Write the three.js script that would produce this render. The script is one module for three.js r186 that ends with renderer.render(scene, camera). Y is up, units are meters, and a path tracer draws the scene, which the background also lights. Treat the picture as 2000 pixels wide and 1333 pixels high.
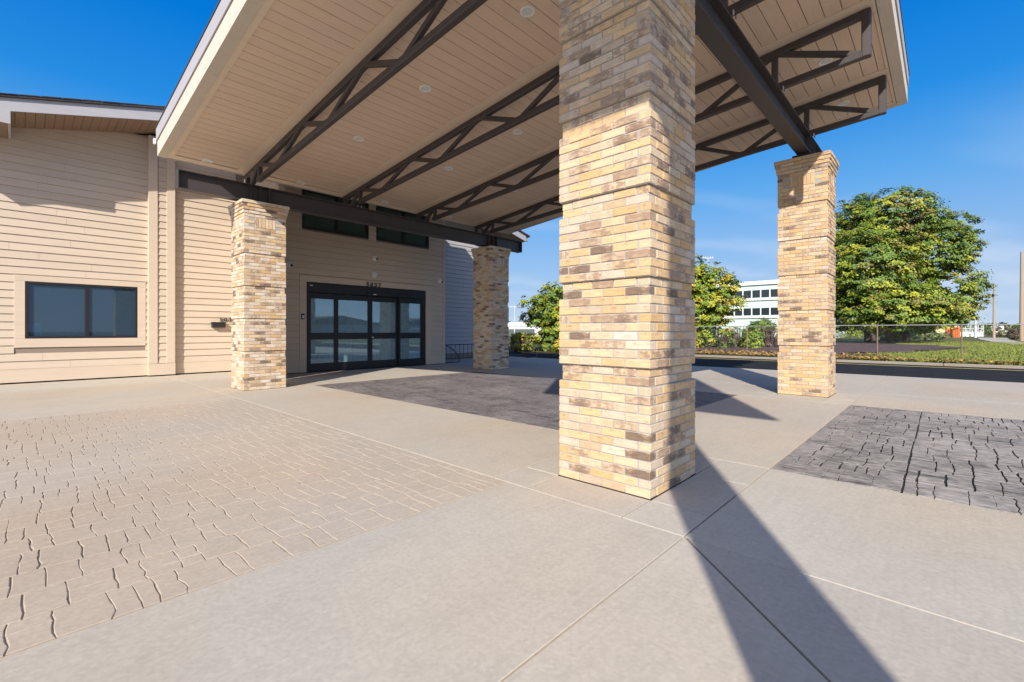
import * as THREE from 'three';
import { mergeGeometries } from 'three/addons/utils/BufferGeometryUtils.js';
import { TextGeometry } from 'three/addons/geometries/TextGeometry.js';
import { FontLoader } from 'three/addons/loaders/FontLoader.js';

// ---------------------------------------------------------------- camera, sky, sun, exposure
const EYE = 1.165, YAW = 0.7522;
const scene = new THREE.Scene();
const camera = new THREE.PerspectiveCamera(2 * Math.atan(666.5 / 899.12) * 180 / Math.PI, 2000 / 1333, 0.05, 3000);
camera.position.set(0, EYE, 0);
camera.lookAt(Math.cos(YAW), EYE, -Math.sin(YAW));
camera.setViewOffset(2000, 1333, -1.54, 18.91, 2000, 1333);
camera.updateProjectionMatrix();
const renderer = new THREE.WebGLRenderer();
renderer.toneMapping = THREE.LinearToneMapping;
renderer.toneMappingExposure = 1.40;
renderer.shadowMap.enabled = true;

const SUN = new THREE.Vector3(-0.845, 0.63, 0.535).normalize();
const sun = new THREE.DirectionalLight(new THREE.Color().setRGB(1.0, 0.93, 0.83), 4.7);
sun.position.copy(SUN).multiplyScalar(60).add(new THREE.Vector3(7, 0, -7));
sun.target.position.set(7, 0, -7);
sun.castShadow = true;
Object.assign(sun.shadow.camera, { left: -40, right: 40, top: 40, bottom: -40, near: 1, far: 150 });
sun.shadow.mapSize.set(4096, 4096); sun.shadow.bias = -0.0005;
scene.add(sun, sun.target);

// seeded random numbers and noise
function rng(seed) { let a = seed >>> 0; return () => { a = (a + 0x6D2B79F5) | 0; let t = Math.imul(a ^ (a >>> 15), 1 | a); t = (t + Math.imul(t ^ (t >>> 7), 61 | t)) ^ t; return ((t ^ (t >>> 14)) >>> 0) / 4294967296; }; }
function hash(x, y, s) { let h = Math.imul(x | 0, 374761393) ^ Math.imul(y | 0, 668265263) ^ Math.imul(s | 0, 1274126177); h = Math.imul(h ^ (h >>> 13), 1274126177); return ((h ^ (h >>> 16)) >>> 0) / 4294967296; }
function vnoise(x, y, s, px, py) {
  const xi = Math.floor(x), yi = Math.floor(y), fx = x - xi, fy = y - yi, m = (a, p) => (p ? ((a % p) + p) % p : a);
  const ux = fx * fx * (3 - 2 * fx), uy = fy * fy * (3 - 2 * fy);
  const a = hash(m(xi, px), m(yi, py), s), b = hash(m(xi + 1, px), m(yi, py), s), c = hash(m(xi, px), m(yi + 1, py), s), d = hash(m(xi + 1, px), m(yi + 1, py), s);
  return a + (b - a) * ux + (c - a) * uy + (a - b - c + d) * ux * uy;
}
function fbm(u, v, s, fx, fy, oct) { let t = 0, w = 0.5, n = 0; for (let i = 0; i < oct; i++) { t += w * vnoise(u * fx, v * fy, s + i * 17, fx, fy); n += w; w *= 0.5; fx *= 2; fy *= 2; } return t / n; }

{ // clear autumn sky: deep blue overhead, pale at the horizon, a few thin cirrus streaks
  const W = 1024, H = 512, data = new Float32Array(W * H * 4);
  const stops = [[0, 0.57, 0.71, 0.88], [8, 0.31, 0.55, 0.90], [15, 0.13, 0.43, 0.90], [22, 0.022, 0.295, 0.84], [30, 0.001, 0.21, 0.76], [40, 0.004, 0.175, 0.68], [60, 0.014, 0.105, 0.37], [90, 0.022, 0.08, 0.23]];
  for (let j = 0; j < H; j++) {
    const el = ((j + 0.5) / H - 0.5) * Math.PI, deg = Math.max(0, el * 180 / Math.PI);
    let k = 0; while (k < stops.length - 2 && deg > stops[k + 1][0]) k++;
    const f = Math.min(1, (deg - stops[k][0]) / (stops[k + 1][0] - stops[k][0]));
    const base = [1, 2, 3].map((c) => stops[k][c] + (stops[k + 1][c] - stops[k][c]) * f);
    for (let i = 0; i < W; i++) {
      const az = ((i + 0.5) / W - 0.5) * 2 * Math.PI, x = Math.cos(el) * Math.cos(az), y = Math.sin(el), z = Math.cos(el) * Math.sin(az);
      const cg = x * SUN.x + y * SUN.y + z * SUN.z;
      const ray = 0.90 + 0.14 * cg * cg, mie = 1.1 * Math.pow(Math.max(0, 0.5 + 0.5 * cg), 8);  // glow round the sun, strengthened in the unseen sky to fill shaded sides
      let ci = 0;
      if (el > 0) { // streaks lie on a high flat layer
        const t = 1 / (y + 0.09), cx = x * t, cz = z * t, p = cx * 0.8 + cz * 0.6, q = -cx * 0.6 + cz * 0.8;
        const n = 0.6 * vnoise(p * 0.5 + 3.1, q * 2.6, 5) + 0.3 * vnoise(p * 1.3, q * 6.0, 6) + 0.1 * vnoise(p * 4, q * 16, 7);
        ci = Math.min(1, Math.max(0, (n - 0.50) * 3.0)) * 0.50 * Math.min(1, Math.max(0, (0.34 - y) / 0.2));
      }
      const o = (j * W + i) * 4, cl = [0.80, 0.86, 0.95];
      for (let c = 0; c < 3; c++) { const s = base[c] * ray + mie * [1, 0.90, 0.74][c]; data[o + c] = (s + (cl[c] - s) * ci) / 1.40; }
      data[o + 3] = 1;
    }
  }
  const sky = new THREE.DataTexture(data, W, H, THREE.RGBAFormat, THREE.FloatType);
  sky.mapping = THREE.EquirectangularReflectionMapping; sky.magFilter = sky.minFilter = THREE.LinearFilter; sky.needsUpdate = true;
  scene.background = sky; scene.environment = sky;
}

// ---------------------------------------------------------------- helpers
const used = new Map();
function numbered(name) { const n = used.get(name) ?? 0; used.set(name, n + 1); return n ? name + '_' + String(n).padStart(3, '0') : name; }
function shade(o) { o.castShadow = o.receiveShadow = true; return o; }
function thing(name, label, category, [x, y, z] = [0, 0, 0], group) {
  const o = new THREE.Group(); o.name = numbered(name); o.position.set(x, y, z); o.userData = { label, category };
  if (group) o.userData.group = group;
  scene.add(o); return o;
}
function part(name, geometry, material, parent) { const m = shade(new THREE.Mesh(geometry, material)); m.name = name; parent.add(m); return m; }
function single(name, geometry, material, label, category, group) { const m = shade(new THREE.Mesh(geometry, material)); m.name = numbered(name); m.userData = { label, category }; if (group) m.userData.group = group; scene.add(m); return m; }
function structure(name, geometry, material, label) { const m = shade(new THREE.Mesh(geometry, material)); m.name = numbered(name); m.userData = { kind: 'structure', label, category: name.replace(/_/g, ' ') }; scene.add(m); return m; }


// uv in metres, chosen by the way each face points
function metreUV(g, su = 1, sv = su) {
  const ng = g.index ? g.toNonIndexed() : g; ng.computeVertexNormals();
  const p = ng.attributes.position, n = ng.attributes.normal, uv = new Float32Array(p.count * 2);
  for (let i = 0; i < p.count; i += 3) {
    let ax = 0, ay = 0, az = 0; for (let k = 0; k < 3; k++) { ax += Math.abs(n.getX(i + k)); ay += Math.abs(n.getY(i + k)); az += Math.abs(n.getZ(i + k)); }
    for (let k = 0; k < 3; k++) {
      const x = p.getX(i + k), y = p.getY(i + k), z = p.getZ(i + k);
      const [u, v] = ay >= ax && ay >= az ? [x, z] : ax >= az ? [z, y] : [x, y];
      uv[(i + k) * 2] = u * su; uv[(i + k) * 2 + 1] = v * sv;
    }
  }
  ng.setAttribute('uv', new THREE.BufferAttribute(uv, 2)); return ng;
}
function box(x0, x1, y0, y1, z0, z1) { const g = new THREE.BoxGeometry(Math.abs(x1 - x0), Math.abs(y1 - y0), Math.abs(z1 - z0)); g.translate((x0 + x1) / 2, (y0 + y1) / 2, (z0 + z1) / 2); return metreUV(g); }
// a box with chamfered edges (44 triangles), size a x b x c round the origin
function chamferBox(a, b, c, r) {
  const P = [], H = [a / 2, b / 2, c / 2], pos = [], uvs = [];
  const V = (s, ax) => { const v = [0, 1, 2].map((i) => s[i] * (H[i] - r)); v[ax] = s[ax] * H[ax]; return v; };
  const uvOf = (v, ax) => ax === 0 ? [v[2] / c + 0.5, v[1] / b + 0.5] : ax === 1 ? [v[0] / a + 0.5, v[2] / c + 0.5] : [v[0] / a + 0.5, v[1] / b + 0.5];
  const tri = (A, B, C, ax, out) => {
    const e1 = B.map((q, i) => q - A[i]), e2 = C.map((q, i) => q - A[i]);
    const n = [e1[1] * e2[2] - e1[2] * e2[1], e1[2] * e2[0] - e1[0] * e2[2], e1[0] * e2[1] - e1[1] * e2[0]];
    const d = n[0] * out[0] + n[1] * out[1] + n[2] * out[2];
    for (const q of d >= 0 ? [A, B, C] : [A, C, B]) { pos.push(...q); uvs.push(...uvOf(q, ax)); }
  };
  for (let ax = 0; ax < 3; ax++) for (const s of [-1, 1]) {
    const [i, j] = [(ax + 1) % 3, (ax + 2) % 3], q = [[-1, -1], [1, -1], [1, 1], [-1, 1]].map(([p, t]) => { const S = [0, 0, 0]; S[ax] = s; S[i] = p; S[j] = t; return V(S, ax); });
    const out = [0, 0, 0]; out[ax] = s; tri(q[0], q[1], q[2], ax, out); tri(q[0], q[2], q[3], ax, out);
  }
  for (let ax = 0; ax < 3; ax++) { // edges running along ax
    const i = (ax + 1) % 3, j = (ax + 2) % 3;
    for (const p of [-1, 1]) for (const t of [-1, 1]) {
      const S0 = [0, 0, 0], S1 = [0, 0, 0]; S0[ax] = -1; S1[ax] = 1; S0[i] = S1[i] = p; S0[j] = S1[j] = t;
      const out = [0, 0, 0]; out[i] = p; out[j] = t;
      const A = V(S0, i), B = V(S1, i), C = V(S1, j), D = V(S0, j); tri(A, B, C, i, out); tri(A, C, D, i, out);
    }
  }
  for (const x of [-1, 1]) for (const y of [-1, 1]) for (const z of [-1, 1]) { const S = [x, y, z]; tri(V(S, 0), V(S, 1), V(S, 2), 0, S); }
  const g = new THREE.BufferGeometry(); g.setAttribute('position', new THREE.Float32BufferAttribute(pos, 3)); g.setAttribute('uv', new THREE.Float32BufferAttribute(uvs, 2)); g.computeVertexNormals(); return g;
}
function bevelBox(x0, x1, y0, y1, z0, z1, r = 0.004) { const g = chamferBox(x1 - x0, y1 - y0, z1 - z0, r); g.translate((x0 + x1) / 2, (y0 + y1) / 2, (z0 + z1) / 2); return metreUV(g); }
// a square bar between two points, w wide and h deep
function bar(a, b, w, h = w) {
  const A = new THREE.Vector3(...a), B = new THREE.Vector3(...b), d = B.clone().sub(A), g = chamferBox(w, h, d.length(), Math.min(w, h) * 0.12);
  const m = new THREE.Matrix4().lookAt(B, A, Math.abs(d.clone().normalize().y) > 0.95 ? new THREE.Vector3(0, 0, 1) : new THREE.Vector3(0, 1, 0));
  g.applyMatrix4(m); g.translate((A.x + B.x) / 2, (A.y + B.y) / 2, (A.z + B.z) / 2); return g;
}
function rod(a, b, r0, r1 = r0, seg = 10) {
  const A = new THREE.Vector3(...a), B = new THREE.Vector3(...b), d = B.clone().sub(A), g = new THREE.CylinderGeometry(r1, r0, d.length(), seg);
  g.applyQuaternion(new THREE.Quaternion().setFromUnitVectors(new THREE.Vector3(0, 1, 0), d.clone().normalize())); g.translate((A.x + B.x) / 2, (A.y + B.y) / 2, (A.z + B.z) / 2); return g.toNonIndexed();
}
function join(list) { return mergeGeometries(list.map((g) => { const n = g.index ? g.toNonIndexed() : g; for (const k of Object.keys(n.attributes)) if (!['position', 'normal', 'uv'].includes(k)) n.deleteAttribute(k); return n; })); }
// prism from a polygon in (a, b), pushed along the third axis
function prism(poly, t0, t1, map) {
  const sh = new THREE.Shape(poly.map(([a, b]) => new THREE.Vector2(a, b))), g = new THREE.ExtrudeGeometry(sh, { depth: t1 - t0, bevelEnabled: false }), p = g.attributes.position;
  for (let i = 0; i < p.count; i++) { const v = map(p.getX(i), p.getY(i), p.getZ(i) + t0); p.setXYZ(i, ...v); }
  return metreUV(g);
}

// ---------------------------------------------------------------- textures and materials
const sr = (v) => 255 * (v <= 0.0031308 ? 12.92 * v : 1.055 * Math.pow(v, 1 / 2.4) - 0.055);
function tex(W, H, fn, srgb, rep = [1, 1]) {
  const d = new Uint8Array(W * H * 4);
  for (let j = 0; j < H; j++) for (let i = 0; i < W; i++) { const c = fn((i + 0.5) / W, (j + 0.5) / H), o = (j * W + i) * 4; for (let k = 0; k < 3; k++) { const q = Array.isArray(c) ? c[k] : c; d[o + k] = Math.max(0, Math.min(255, srgb ? sr(Math.max(0, q)) : q * 255)); } d[o + 3] = 255; }
  const t = new THREE.DataTexture(d, W, H); t.wrapS = t.wrapT = THREE.RepeatWrapping; t.magFilter = THREE.LinearFilter; t.minFilter = THREE.LinearMipmapLinearFilter; t.generateMipmaps = true;
  if (srgb) t.colorSpace = THREE.SRGBColorSpace; t.repeat.set(...rep); t.needsUpdate = true; return t;
}
function mat(c, roughness = 0.8, extra = {}) { const m = new THREE.MeshStandardMaterial({ roughness, metalness: 0, ...extra }); m.color.setRGB(...c); return m; }

// concrete: broom streaks, blotches, pores (texture tile = 3 m)
const concreteTone = tex(1536, 1536, (u, v) => {
  const blot = fbm(u, v, 11, 3, 3, 3), mid = fbm(u, v, 13, 22, 22, 3), fine = fbm(u, v, 31, 260, 260, 2), broom = fbm(u, v, 51, 16, 320, 1), pore = vnoise(u * 420, v * 420, 71, 420, 420);
  const t = 1 + (blot - 0.5) * 0.16 + (mid - 0.5) * 0.09 + (fine - 0.5) * 0.20 + (broom - 0.5) * 0.05 - (pore > 0.985 ? 0.22 : 0), w = fbm(u, v, 91, 3, 3, 3) - 0.5;
  return [0.90 * t * (1 + w * 0.12), 0.90 * t, 0.90 * t * (1 - w * 0.14)];
}, true, [1 / 4.1, 1 / 4.1]);
const concreteBump = tex(1024, 1024, (u, v) => 0.5 + (fbm(u, v, 31, 180, 180, 2) - 0.5) * 0.8 + (fbm(u, v, 51, 12, 240, 1) - 0.5) * 0.4, false, [1 / 2.7, 1 / 2.7]);
const concrete = (c) => mat(c, 0.88, { map: concreteTone, bumpMap: concreteBump, bumpScale: 0.0007 });
const M = {};
M.slabWarm = concrete([0.475, 0.410, 0.328]);
M.slabGrey = concrete([0.468, 0.418, 0.348]);
M.slabPale = concrete([0.485, 0.435, 0.362]);
M.slabFine = concrete([0.46, 0.405, 0.338]);
M.stampTan = concrete([0.455, 0.382, 0.305]);
M.jointDark = mat([0.13, 0.115, 0.10], 0.95);
M.bedTan = mat([0.33, 0.265, 0.205], 0.95);
// charcoal release stain, streaked along one direction
const stainTone = tex(1024, 1024, (u, v) => {
  const s = fbm(u, v, 7, 150, 10, 3), b = fbm(u, v, 8, 5, 5, 4), f = fbm(u, v, 9, 120, 60, 2), k = fbm(u, v, 10, 18, 9, 3);
  let t = 0.62 + (s - 0.5) * 0.48 + (b - 0.5) * 0.6 + (f - 0.5) * 0.6; if (k > 0.62) t *= 1 - (k - 0.62) * 2.4;
  return [t * 1.0, t * 0.965, t * 0.935];
}, true, [1 / 2.2, 1 / 2.2]);
const stainBump = tex(1024, 1024, (u, v) => 0.3 * fbm(u, v, 7, 150, 10, 3) + 0.5 * fbm(u, v, 12, 30, 14, 3) + 0.2 * fbm(u, v, 9, 120, 60, 2), false, [1 / 2.2, 1 / 2.2]);
M.stampGrey = mat([0.41, 0.385, 0.36], 0.8, { map: stainTone, bumpMap: stainBump, bumpScale: 0.006 });
M.bedBlack = mat([0.022, 0.02, 0.02], 0.9);
M.stampDark = mat([0.27, 0.245, 0.24], 0.8, { map: stainTone, bumpMap: stainBump, bumpScale: 0.010 });
// asphalt
const aspTone = tex(512, 512, (u, v) => { const f = vnoise(u * 170, v * 170, 3, 170, 170), b = fbm(u, v, 4, 5, 5, 4); const t = 0.75 + (f - 0.5) * 0.5 + (b - 0.5) * 0.5; return [t, t, t * 1.03]; }, true, [0.5, 0.5]);
M.asphalt = new THREE.MeshPhysicalMaterial({ roughness: 0.95, specularIntensity: 0.25, map: aspTone, bumpMap: aspTone, bumpScale: 0.004 }); M.asphalt.color.setRGB(0.027, 0.027, 0.028);
M.paintYellow = mat([0.62, 0.52, 0.16], 0.7);
M.kerb = concrete([0.30, 0.26, 0.215]);
// painted fibre-cement boards
const boardBump = tex(512, 512, (u, v) => 0.5 + (fbm(u, v, 21, 5, 90, 3) - 0.5) * 0.9, false, [0.7, 2]);
const boardTone = tex(512, 512, (u, v) => { const t = 0.95 + (fbm(u, v, 22, 4, 40, 3) - 0.5) * 0.09 + (fbm(u, v, 23, 6, 6, 3) - 0.5) * 0.06; return [t, t, t]; }, true, [0.5, 1]);
const painted = (c, r = 0.72) => mat(c, r, { map: boardTone, bumpMap: boardBump, bumpScale: 0.0016 });
M.siding = [painted([0.56, 0.458, 0.355]), painted([0.572, 0.468, 0.362]), painted([0.548, 0.447, 0.346])];
M.trim = painted([0.58, 0.472, 0.366]);
M.greySiding = [painted([0.42, 0.40, 0.385]), painted([0.43, 0.41, 0.395])];
M.greyTrim = painted([0.44, 0.42, 0.41]);
M.wallCore = mat([0.24, 0.19, 0.15], 0.95);
M.soffit = [painted([0.72, 0.55, 0.415]), painted([0.735, 0.56, 0.42]), painted([0.705, 0.54, 0.405]), painted([0.725, 0.555, 0.425])];
M.soffitTrim = painted([0.745, 0.60, 0.46]);
M.groove = mat([0.10, 0.065, 0.04], 0.95);
M.fasciaCream = painted([0.60, 0.53, 0.44]);
M.fasciaGrey = painted([0.40, 0.385, 0.405]);
M.brownSoffit = painted([0.24, 0.165, 0.11]);
const shTone = tex(256, 256, (u, v) => { const t = 0.8 + (vnoise(u * 90, v * 90, 2, 90, 90) - 0.5) * 0.9; return [t, t, t]; }, true);
M.shingle = mat([0.055, 0.05, 0.05], 0.95, { map: shTone });
M.steel = mat([0.056, 0.047, 0.047], 0.48, { bumpMap: tex(256, 256, (u, v) => fbm(u, v, 61, 24, 24, 3), false, [3, 3]), bumpScale: 0.0008 });
M.bolt = mat([0.55, 0.54, 0.52], 0.4, { metalness: 0.6 });
M.white = mat([0.78, 0.77, 0.74], 0.5);
M.lens = mat([0.62, 0.64, 0.62], 0.35);
M.black = mat([0.014, 0.014, 0.016], 0.4);
M.blackFrame = mat([0.008, 0.008, 0.010], 0.5);
M.glass = new THREE.MeshPhysicalMaterial({ roughness: 0.015, metalness: 0.40, transmission: 1, thickness: 0, ior: 1.5 }); M.glass.color.setRGB(0.58, 0.80, 0.90);
M.windowGlass = M.glass.clone(); M.windowGlass.metalness = 0.09; M.windowGlass.color.setRGB(0.30, 0.50, 0.68);
M.upperGlass = M.glass.clone(); M.upperGlass.metalness = 0.08; M.upperGlass.color.setRGB(0.50, 0.68, 0.60);
M.interior = mat([0.20, 0.22, 0.22], 0.8);
M.interiorDark = mat([0.10, 0.12, 0.11], 0.9);
M.interiorFloor = mat([0.22, 0.20, 0.18], 0.6);
M.mortar = mat([0.37, 0.345, 0.31], 0.95);

// brick faces: several clay tones, some flashed brown
function brickTex(seed, base, blotch, amount, rough) {
  return tex(160, 64, (u, v) => {
    const n = fbm(u, v, seed, 5, 3, 4), f = fbm(u, v, seed + 5, 48, 22, 2), spk = vnoise(u * 70, v * 30, seed + 9, 70, 30);
    let t = 1 + (f - 0.5) * 0.42 + (fbm(u, v, seed + 2, 3, 2, 3) - 0.5) * 0.34, k = 0;
    if (blotch) { const e = Math.min(u, 1 - u) * 2.4, e2 = Math.min(v, 1 - v) * 1.6; k = Math.max(0, Math.min(1, (n + rough * 0.55 * (f - 0.5) + Math.min(0.14, e * 0.3) + Math.min(0.12, e2 * 0.5) - 0.1 - (1 - amount)) * 5)); }
    if (!blotch && spk > 0.95) t *= 0.68; if (!blotch && n > 0.66) t *= 1 - (n - 0.66) * 1.8;
    return [0, 1, 2].map((c) => (base[c] * (1 - k) + (blotch ? blotch[c] : 0) * k * (0.8 + 0.5 * f)) * t);
  }, true);
}
const brickBump = tex(160, 64, (u, v) => 0.5 * fbm(u, v, 41, 30, 12, 3) + 0.5 * vnoise(u * 60, v * 26, 43, 60, 26), false);
const BROWN = [0.31, 0.21, 0.14], DKBR = [0.19, 0.13, 0.09], CREAM = [0.57, 0.445, 0.30], BUFF = [0.59, 0.40, 0.215], GOLD = [0.585, 0.375, 0.175], TAN = [0.50, 0.36, 0.225], PINK = [0.52, 0.385, 0.265];
const clay = (list) => list.map((t) => mat([1, 1, 1], 0.9, { map: t, bumpMap: brickBump, bumpScale: 0.003 }));
const brickKinds = [
  clay([brickTex(1, BUFF), brickTex(101, [0.61, 0.425, 0.245]), brickTex(201, GOLD), brickTex(301, [0.605, 0.41, 0.215]), brickTex(401, [0.565, 0.375, 0.20]), brickTex(501, [0.60, 0.435, 0.27])]),
  clay([brickTex(2, CREAM), brickTex(102, [0.56, 0.42, 0.29]), brickTex(202, [0.60, 0.445, 0.285]), brickTex(302, [0.57, 0.45, 0.335])]),
  clay([brickTex(3, TAN), brickTex(103, PINK)]),
  clay([brickTex(4, CREAM, [0.36, 0.245, 0.165], 0.50, 1.3), brickTex(104, PINK, BROWN, 0.50, 1.3), brickTex(204, BUFF, BROWN, 0.44, 1.3), brickTex(304, CREAM, BROWN, 0.52, 1.4)]),
  clay([brickTex(5, CREAM, BROWN, 0.66, 1.2), brickTex(105, PINK, [0.24, 0.16, 0.11], 0.64, 1.2), brickTex(205, TAN, BROWN, 0.68, 1.2)]),
  clay([brickTex(6, TAN, DKBR, 0.70, 1.0), brickTex(106, CREAM, DKBR, 0.66, 1.0)]),
  clay([brickTex(7, [0.63, 0.53, 0.42]), brickTex(107, [0.60, 0.50, 0.41]), brickTex(207, [0.62, 0.50, 0.36])]),
];
const blends = { buff: [0.40, 0.25, 0.07, 0.14, 0.08, 0.05, 0.01], gold: [0.52, 0.18, 0.06, 0.12, 0.06, 0.05, 0.01], pale: [0.13, 0.25, 0.04, 0.11, 0.04, 0.06, 0.37] };
function brickMaterial(r, blend) { let q = r(); for (let k = 0; k < 7; k++) { const l = brickKinds[k]; if (q < blend[k]) return l[Math.floor(r() * l.length)]; q -= blend[k]; } return brickKinds[0][0]; }

// ---------------------------------------------------------------- ground, paving, road
{
  const g = new THREE.PlaneGeometry(3000, 3000, 1, 1); g.rotateX(-Math.PI / 2); g.translate(0, -0.06, 0);
  const grassTone = tex(512, 512, (u, v) => { const f = fbm(u, v, 3, 90, 90, 2), b = fbm(u, v, 4, 6, 6, 4), y = fbm(u, v, 5, 9, 5, 3); const t = 0.6 + (f - 0.5) * 0.8 + (b - 0.5) * 0.6; return [t * (0.80 + y * 0.6), t * 1.0, t * 0.75]; }, true, [0.25, 0.25]);
  M.grass = mat([0.125, 0.155, 0.036], 0.95, { map: grassTone, bumpMap: grassTone, bumpScale: 0.03 });
  structure('ground', metreUV(g), M.grass, 'flat grassy land reaching the horizon');
  structure('subgrade', box(-40, 15.5, -0.05, -0.012, -16.2, 30), M.bedTan, 'bed under the concrete paving');
}
const pave = new THREE.Group(); pave.name = 'pavement'; pave.userData = { kind: 'structure', label: 'plain and stamped concrete paving round the entrance', category: 'pavement' }; scene.add(pave);
const J = 0.005; // half a joint
function slab(x0, x1, z0, z1, m, y = 0) { return part('concrete_slab', bevelBox(x0 + J, x1 - J, -0.04, y, z0 + J, z1 - J, 0.003), m, pave); }
// column corners: near corner (smaller x, larger z)
const COLW = 0.793, CX = [2.967, 9.675], CZ = [-1.475, -9.96];
function ring(cx, cz, x0, x1, z0, z1) { // slabs round a column base
  const xs = [x0, cx, cx + COLW, x1], zs = [z0, cz - COLW, cz, z1], ms = [M.slabGrey, M.slabFine, M.slabPale];
  for (let i = 0; i < 3; i++) for (let k = 0; k < 3; k++) { slab(xs[i], xs[i + 1], zs[k], zs[k + 1], ms[(i * 2 + k) % 3]); }
}
ring(CX[0], CZ[0], 2.57, 4.34, -2.62, -1.075);
ring(CX[1], CZ[0], 9.0, 10.95, -2.62, -1.075);
slab(2.57, 4.34, -9.95, -2.62, M.slabWarm);
slab(4.34, 9.0, -2.75, -1.075, M.slabWarm);
slab(9.0, 10.95, -9.95, -2.62, M.slabWarm);
slab(10.95, 15.5, -9.95, -1.075, M.slabWarm);
slab(10.95, 15.5, -1.075, 8, M.slabWarm); slab(9.0, 10.95, -1.075, 8, M.slabWarm);
slab(2.57, 4.34, -1.075, 3.2, M.slabPale); slab(2.57, 4.34, 3.2, 8, M.slabGrey);
slab(-1.6, 2.57, -2.46, -1.075, M.slabGrey); slab(-6.5, -1.6, -2.46, -1.075, M.slabPale);
slab(4.34, 9.0, 4.4, 8, M.slabPale);
{ // two slabs parted by the diagonal joint
  const p = (poly, m) => part('concrete_slab', prism(poly, -0.04, 0, (a, b, t) => [a, t, b]), m, pave);
  const a = [2.565, -1.068], b = [-2.6, 4.55], o = 0.0045;
  p([[a[0] - o * 1.5, a[1] + 0.0], [b[0] - o, b[1] - o], [-6.5, 4.55], [-6.5, -1.07]], M.slabPale);
  p([[a[0], a[1] + 0.012], [2.565, 8], [b[0] + o, 8], [b[0] + o, b[1] + o]], M.slabGrey);
}
slab(-6.5, -2.605, 4.56, 8, M.slabGrey);
for (const [z0, z1] of [[-15, -13.2], [-13.2, -8.95]]) for (let x = -6.4; x < 2; x += 2.99) slab(x, x + 2.99, z0, z1, z0 < -14 ? M.slabPale : M.slabWarm);
slab(2.57, 4.7, -15, -13, M.slabPale); slab(2.57, 6.4, -13, -9.95, M.slabWarm); slab(6.4, 10.35, -13, -9.95, M.slabPale); slab(10.35, 15.5, -13, -9.95, M.slabGrey); slab(10.35, 15.5, -15, -13, M.slabGrey);
part('stamped_slab', box(4.345, 8.995, -0.04, -0.001, -9.945, -2.755), M.stampDark, pave);

// stones pressed into the stamped panels: a wobbly outline with a chamfered rim
const warp = (x, z) => [0.030 * (vnoise(x * 3.1, z * 2.3, 401) - 0.5) + 0.016 * (vnoise(x * 11, z * 13, 402) - 0.5) + 0.010 * (vnoise(x * 30, z * 34, 403) - 0.5), 0.034 * (vnoise(x * 2.7, z * 2.9, 404) - 0.5) + 0.016 * (vnoise(x * 12, z * 11, 405) - 0.5) + 0.009 * (vnoise(x * 33, z * 30, 406) - 0.5)];
function stone(x0, x1, z0, z1, r, wob, depth, gapX, gapZ, B) {
  const cx = (x0 + x1) / 2, cz = (z0 + z1) / 2, pts = [], nx = Math.max(2, Math.min(7, Math.round((x1 - x0) / 0.06))), nz = Math.max(1, Math.min(6, Math.round((z1 - z0) / 0.055)));
  const a = x0 + gapX, b = x1 - gapX, c = z0 + gapZ, d = z1 - gapZ, w = () => (r() - 0.5) * wob;
  for (let i = 0; i <= nx; i++) pts.push([a + (b - a) * i / nx + (i && i < nx ? 0 : w()), c + w() * 0.5]);
  for (let i = 1; i < nz; i++) pts.push([b + w(), c + (d - c) * i / nz]);
  for (let i = 0; i <= nx; i++) pts.push([b - (b - a) * i / nx + (i && i < nx ? 0 : w()), d + w() * 0.5]);
  for (let i = 1; i < nz; i++) pts.push([a + w(), d - (d - c) * i / nz]);
  for (const p of pts) { const q = warp(p[0], p[1]), f = Math.min(1, (p[0] - B[0]) / 0.05, (B[1] - p[0]) / 0.05), h = Math.min(1, (p[1] - B[2]) / 0.05, (B[3] - p[1]) / 0.05); p[0] += q[0] * Math.max(0, f); p[1] += q[1] * Math.max(0, h); }
  const y = (r() - 0.5) * 0.0016, tx = (r() - 0.5) * 0.012, tz = (r() - 0.5) * 0.005, ch = 0.004, pos = [], n = pts.length;
  const top = pts.map(([x, z]) => { const l = Math.hypot(x - cx, z - cz) || 1, s = 1 - ch / l; const X = cx + (x - cx) * s, Z = cz + (z - cz) * s; return [X, y + (X - cx) * tx + (Z - cz) * tz, Z]; });
  const rim = pts.map(([x, z], i) => [x, top[i][1] - 0.002, z]), bot = pts.map(([x, z]) => [x, -depth, z]), mid = [cx, y, cz];
  for (let i = 0; i < n; i++) { const k = (i + 1) % n; pos.push(...mid, ...top[k], ...top[i], ...top[i], ...top[k], ...rim[k], ...top[i], ...rim[k], ...rim[i], ...rim[i], ...rim[k], ...bot[k], ...rim[i], ...bot[k], ...bot[i]); }
  const g = new THREE.BufferGeometry(); g.setAttribute('position', new THREE.Float32BufferAttribute(pos, 3)); return metreUV(g);
}
function panel(name, label) { const g = new THREE.Group(); g.name = name; g.userData = { kind: 'structure', label, category: 'paving' }; scene.add(g); return g; }
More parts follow.
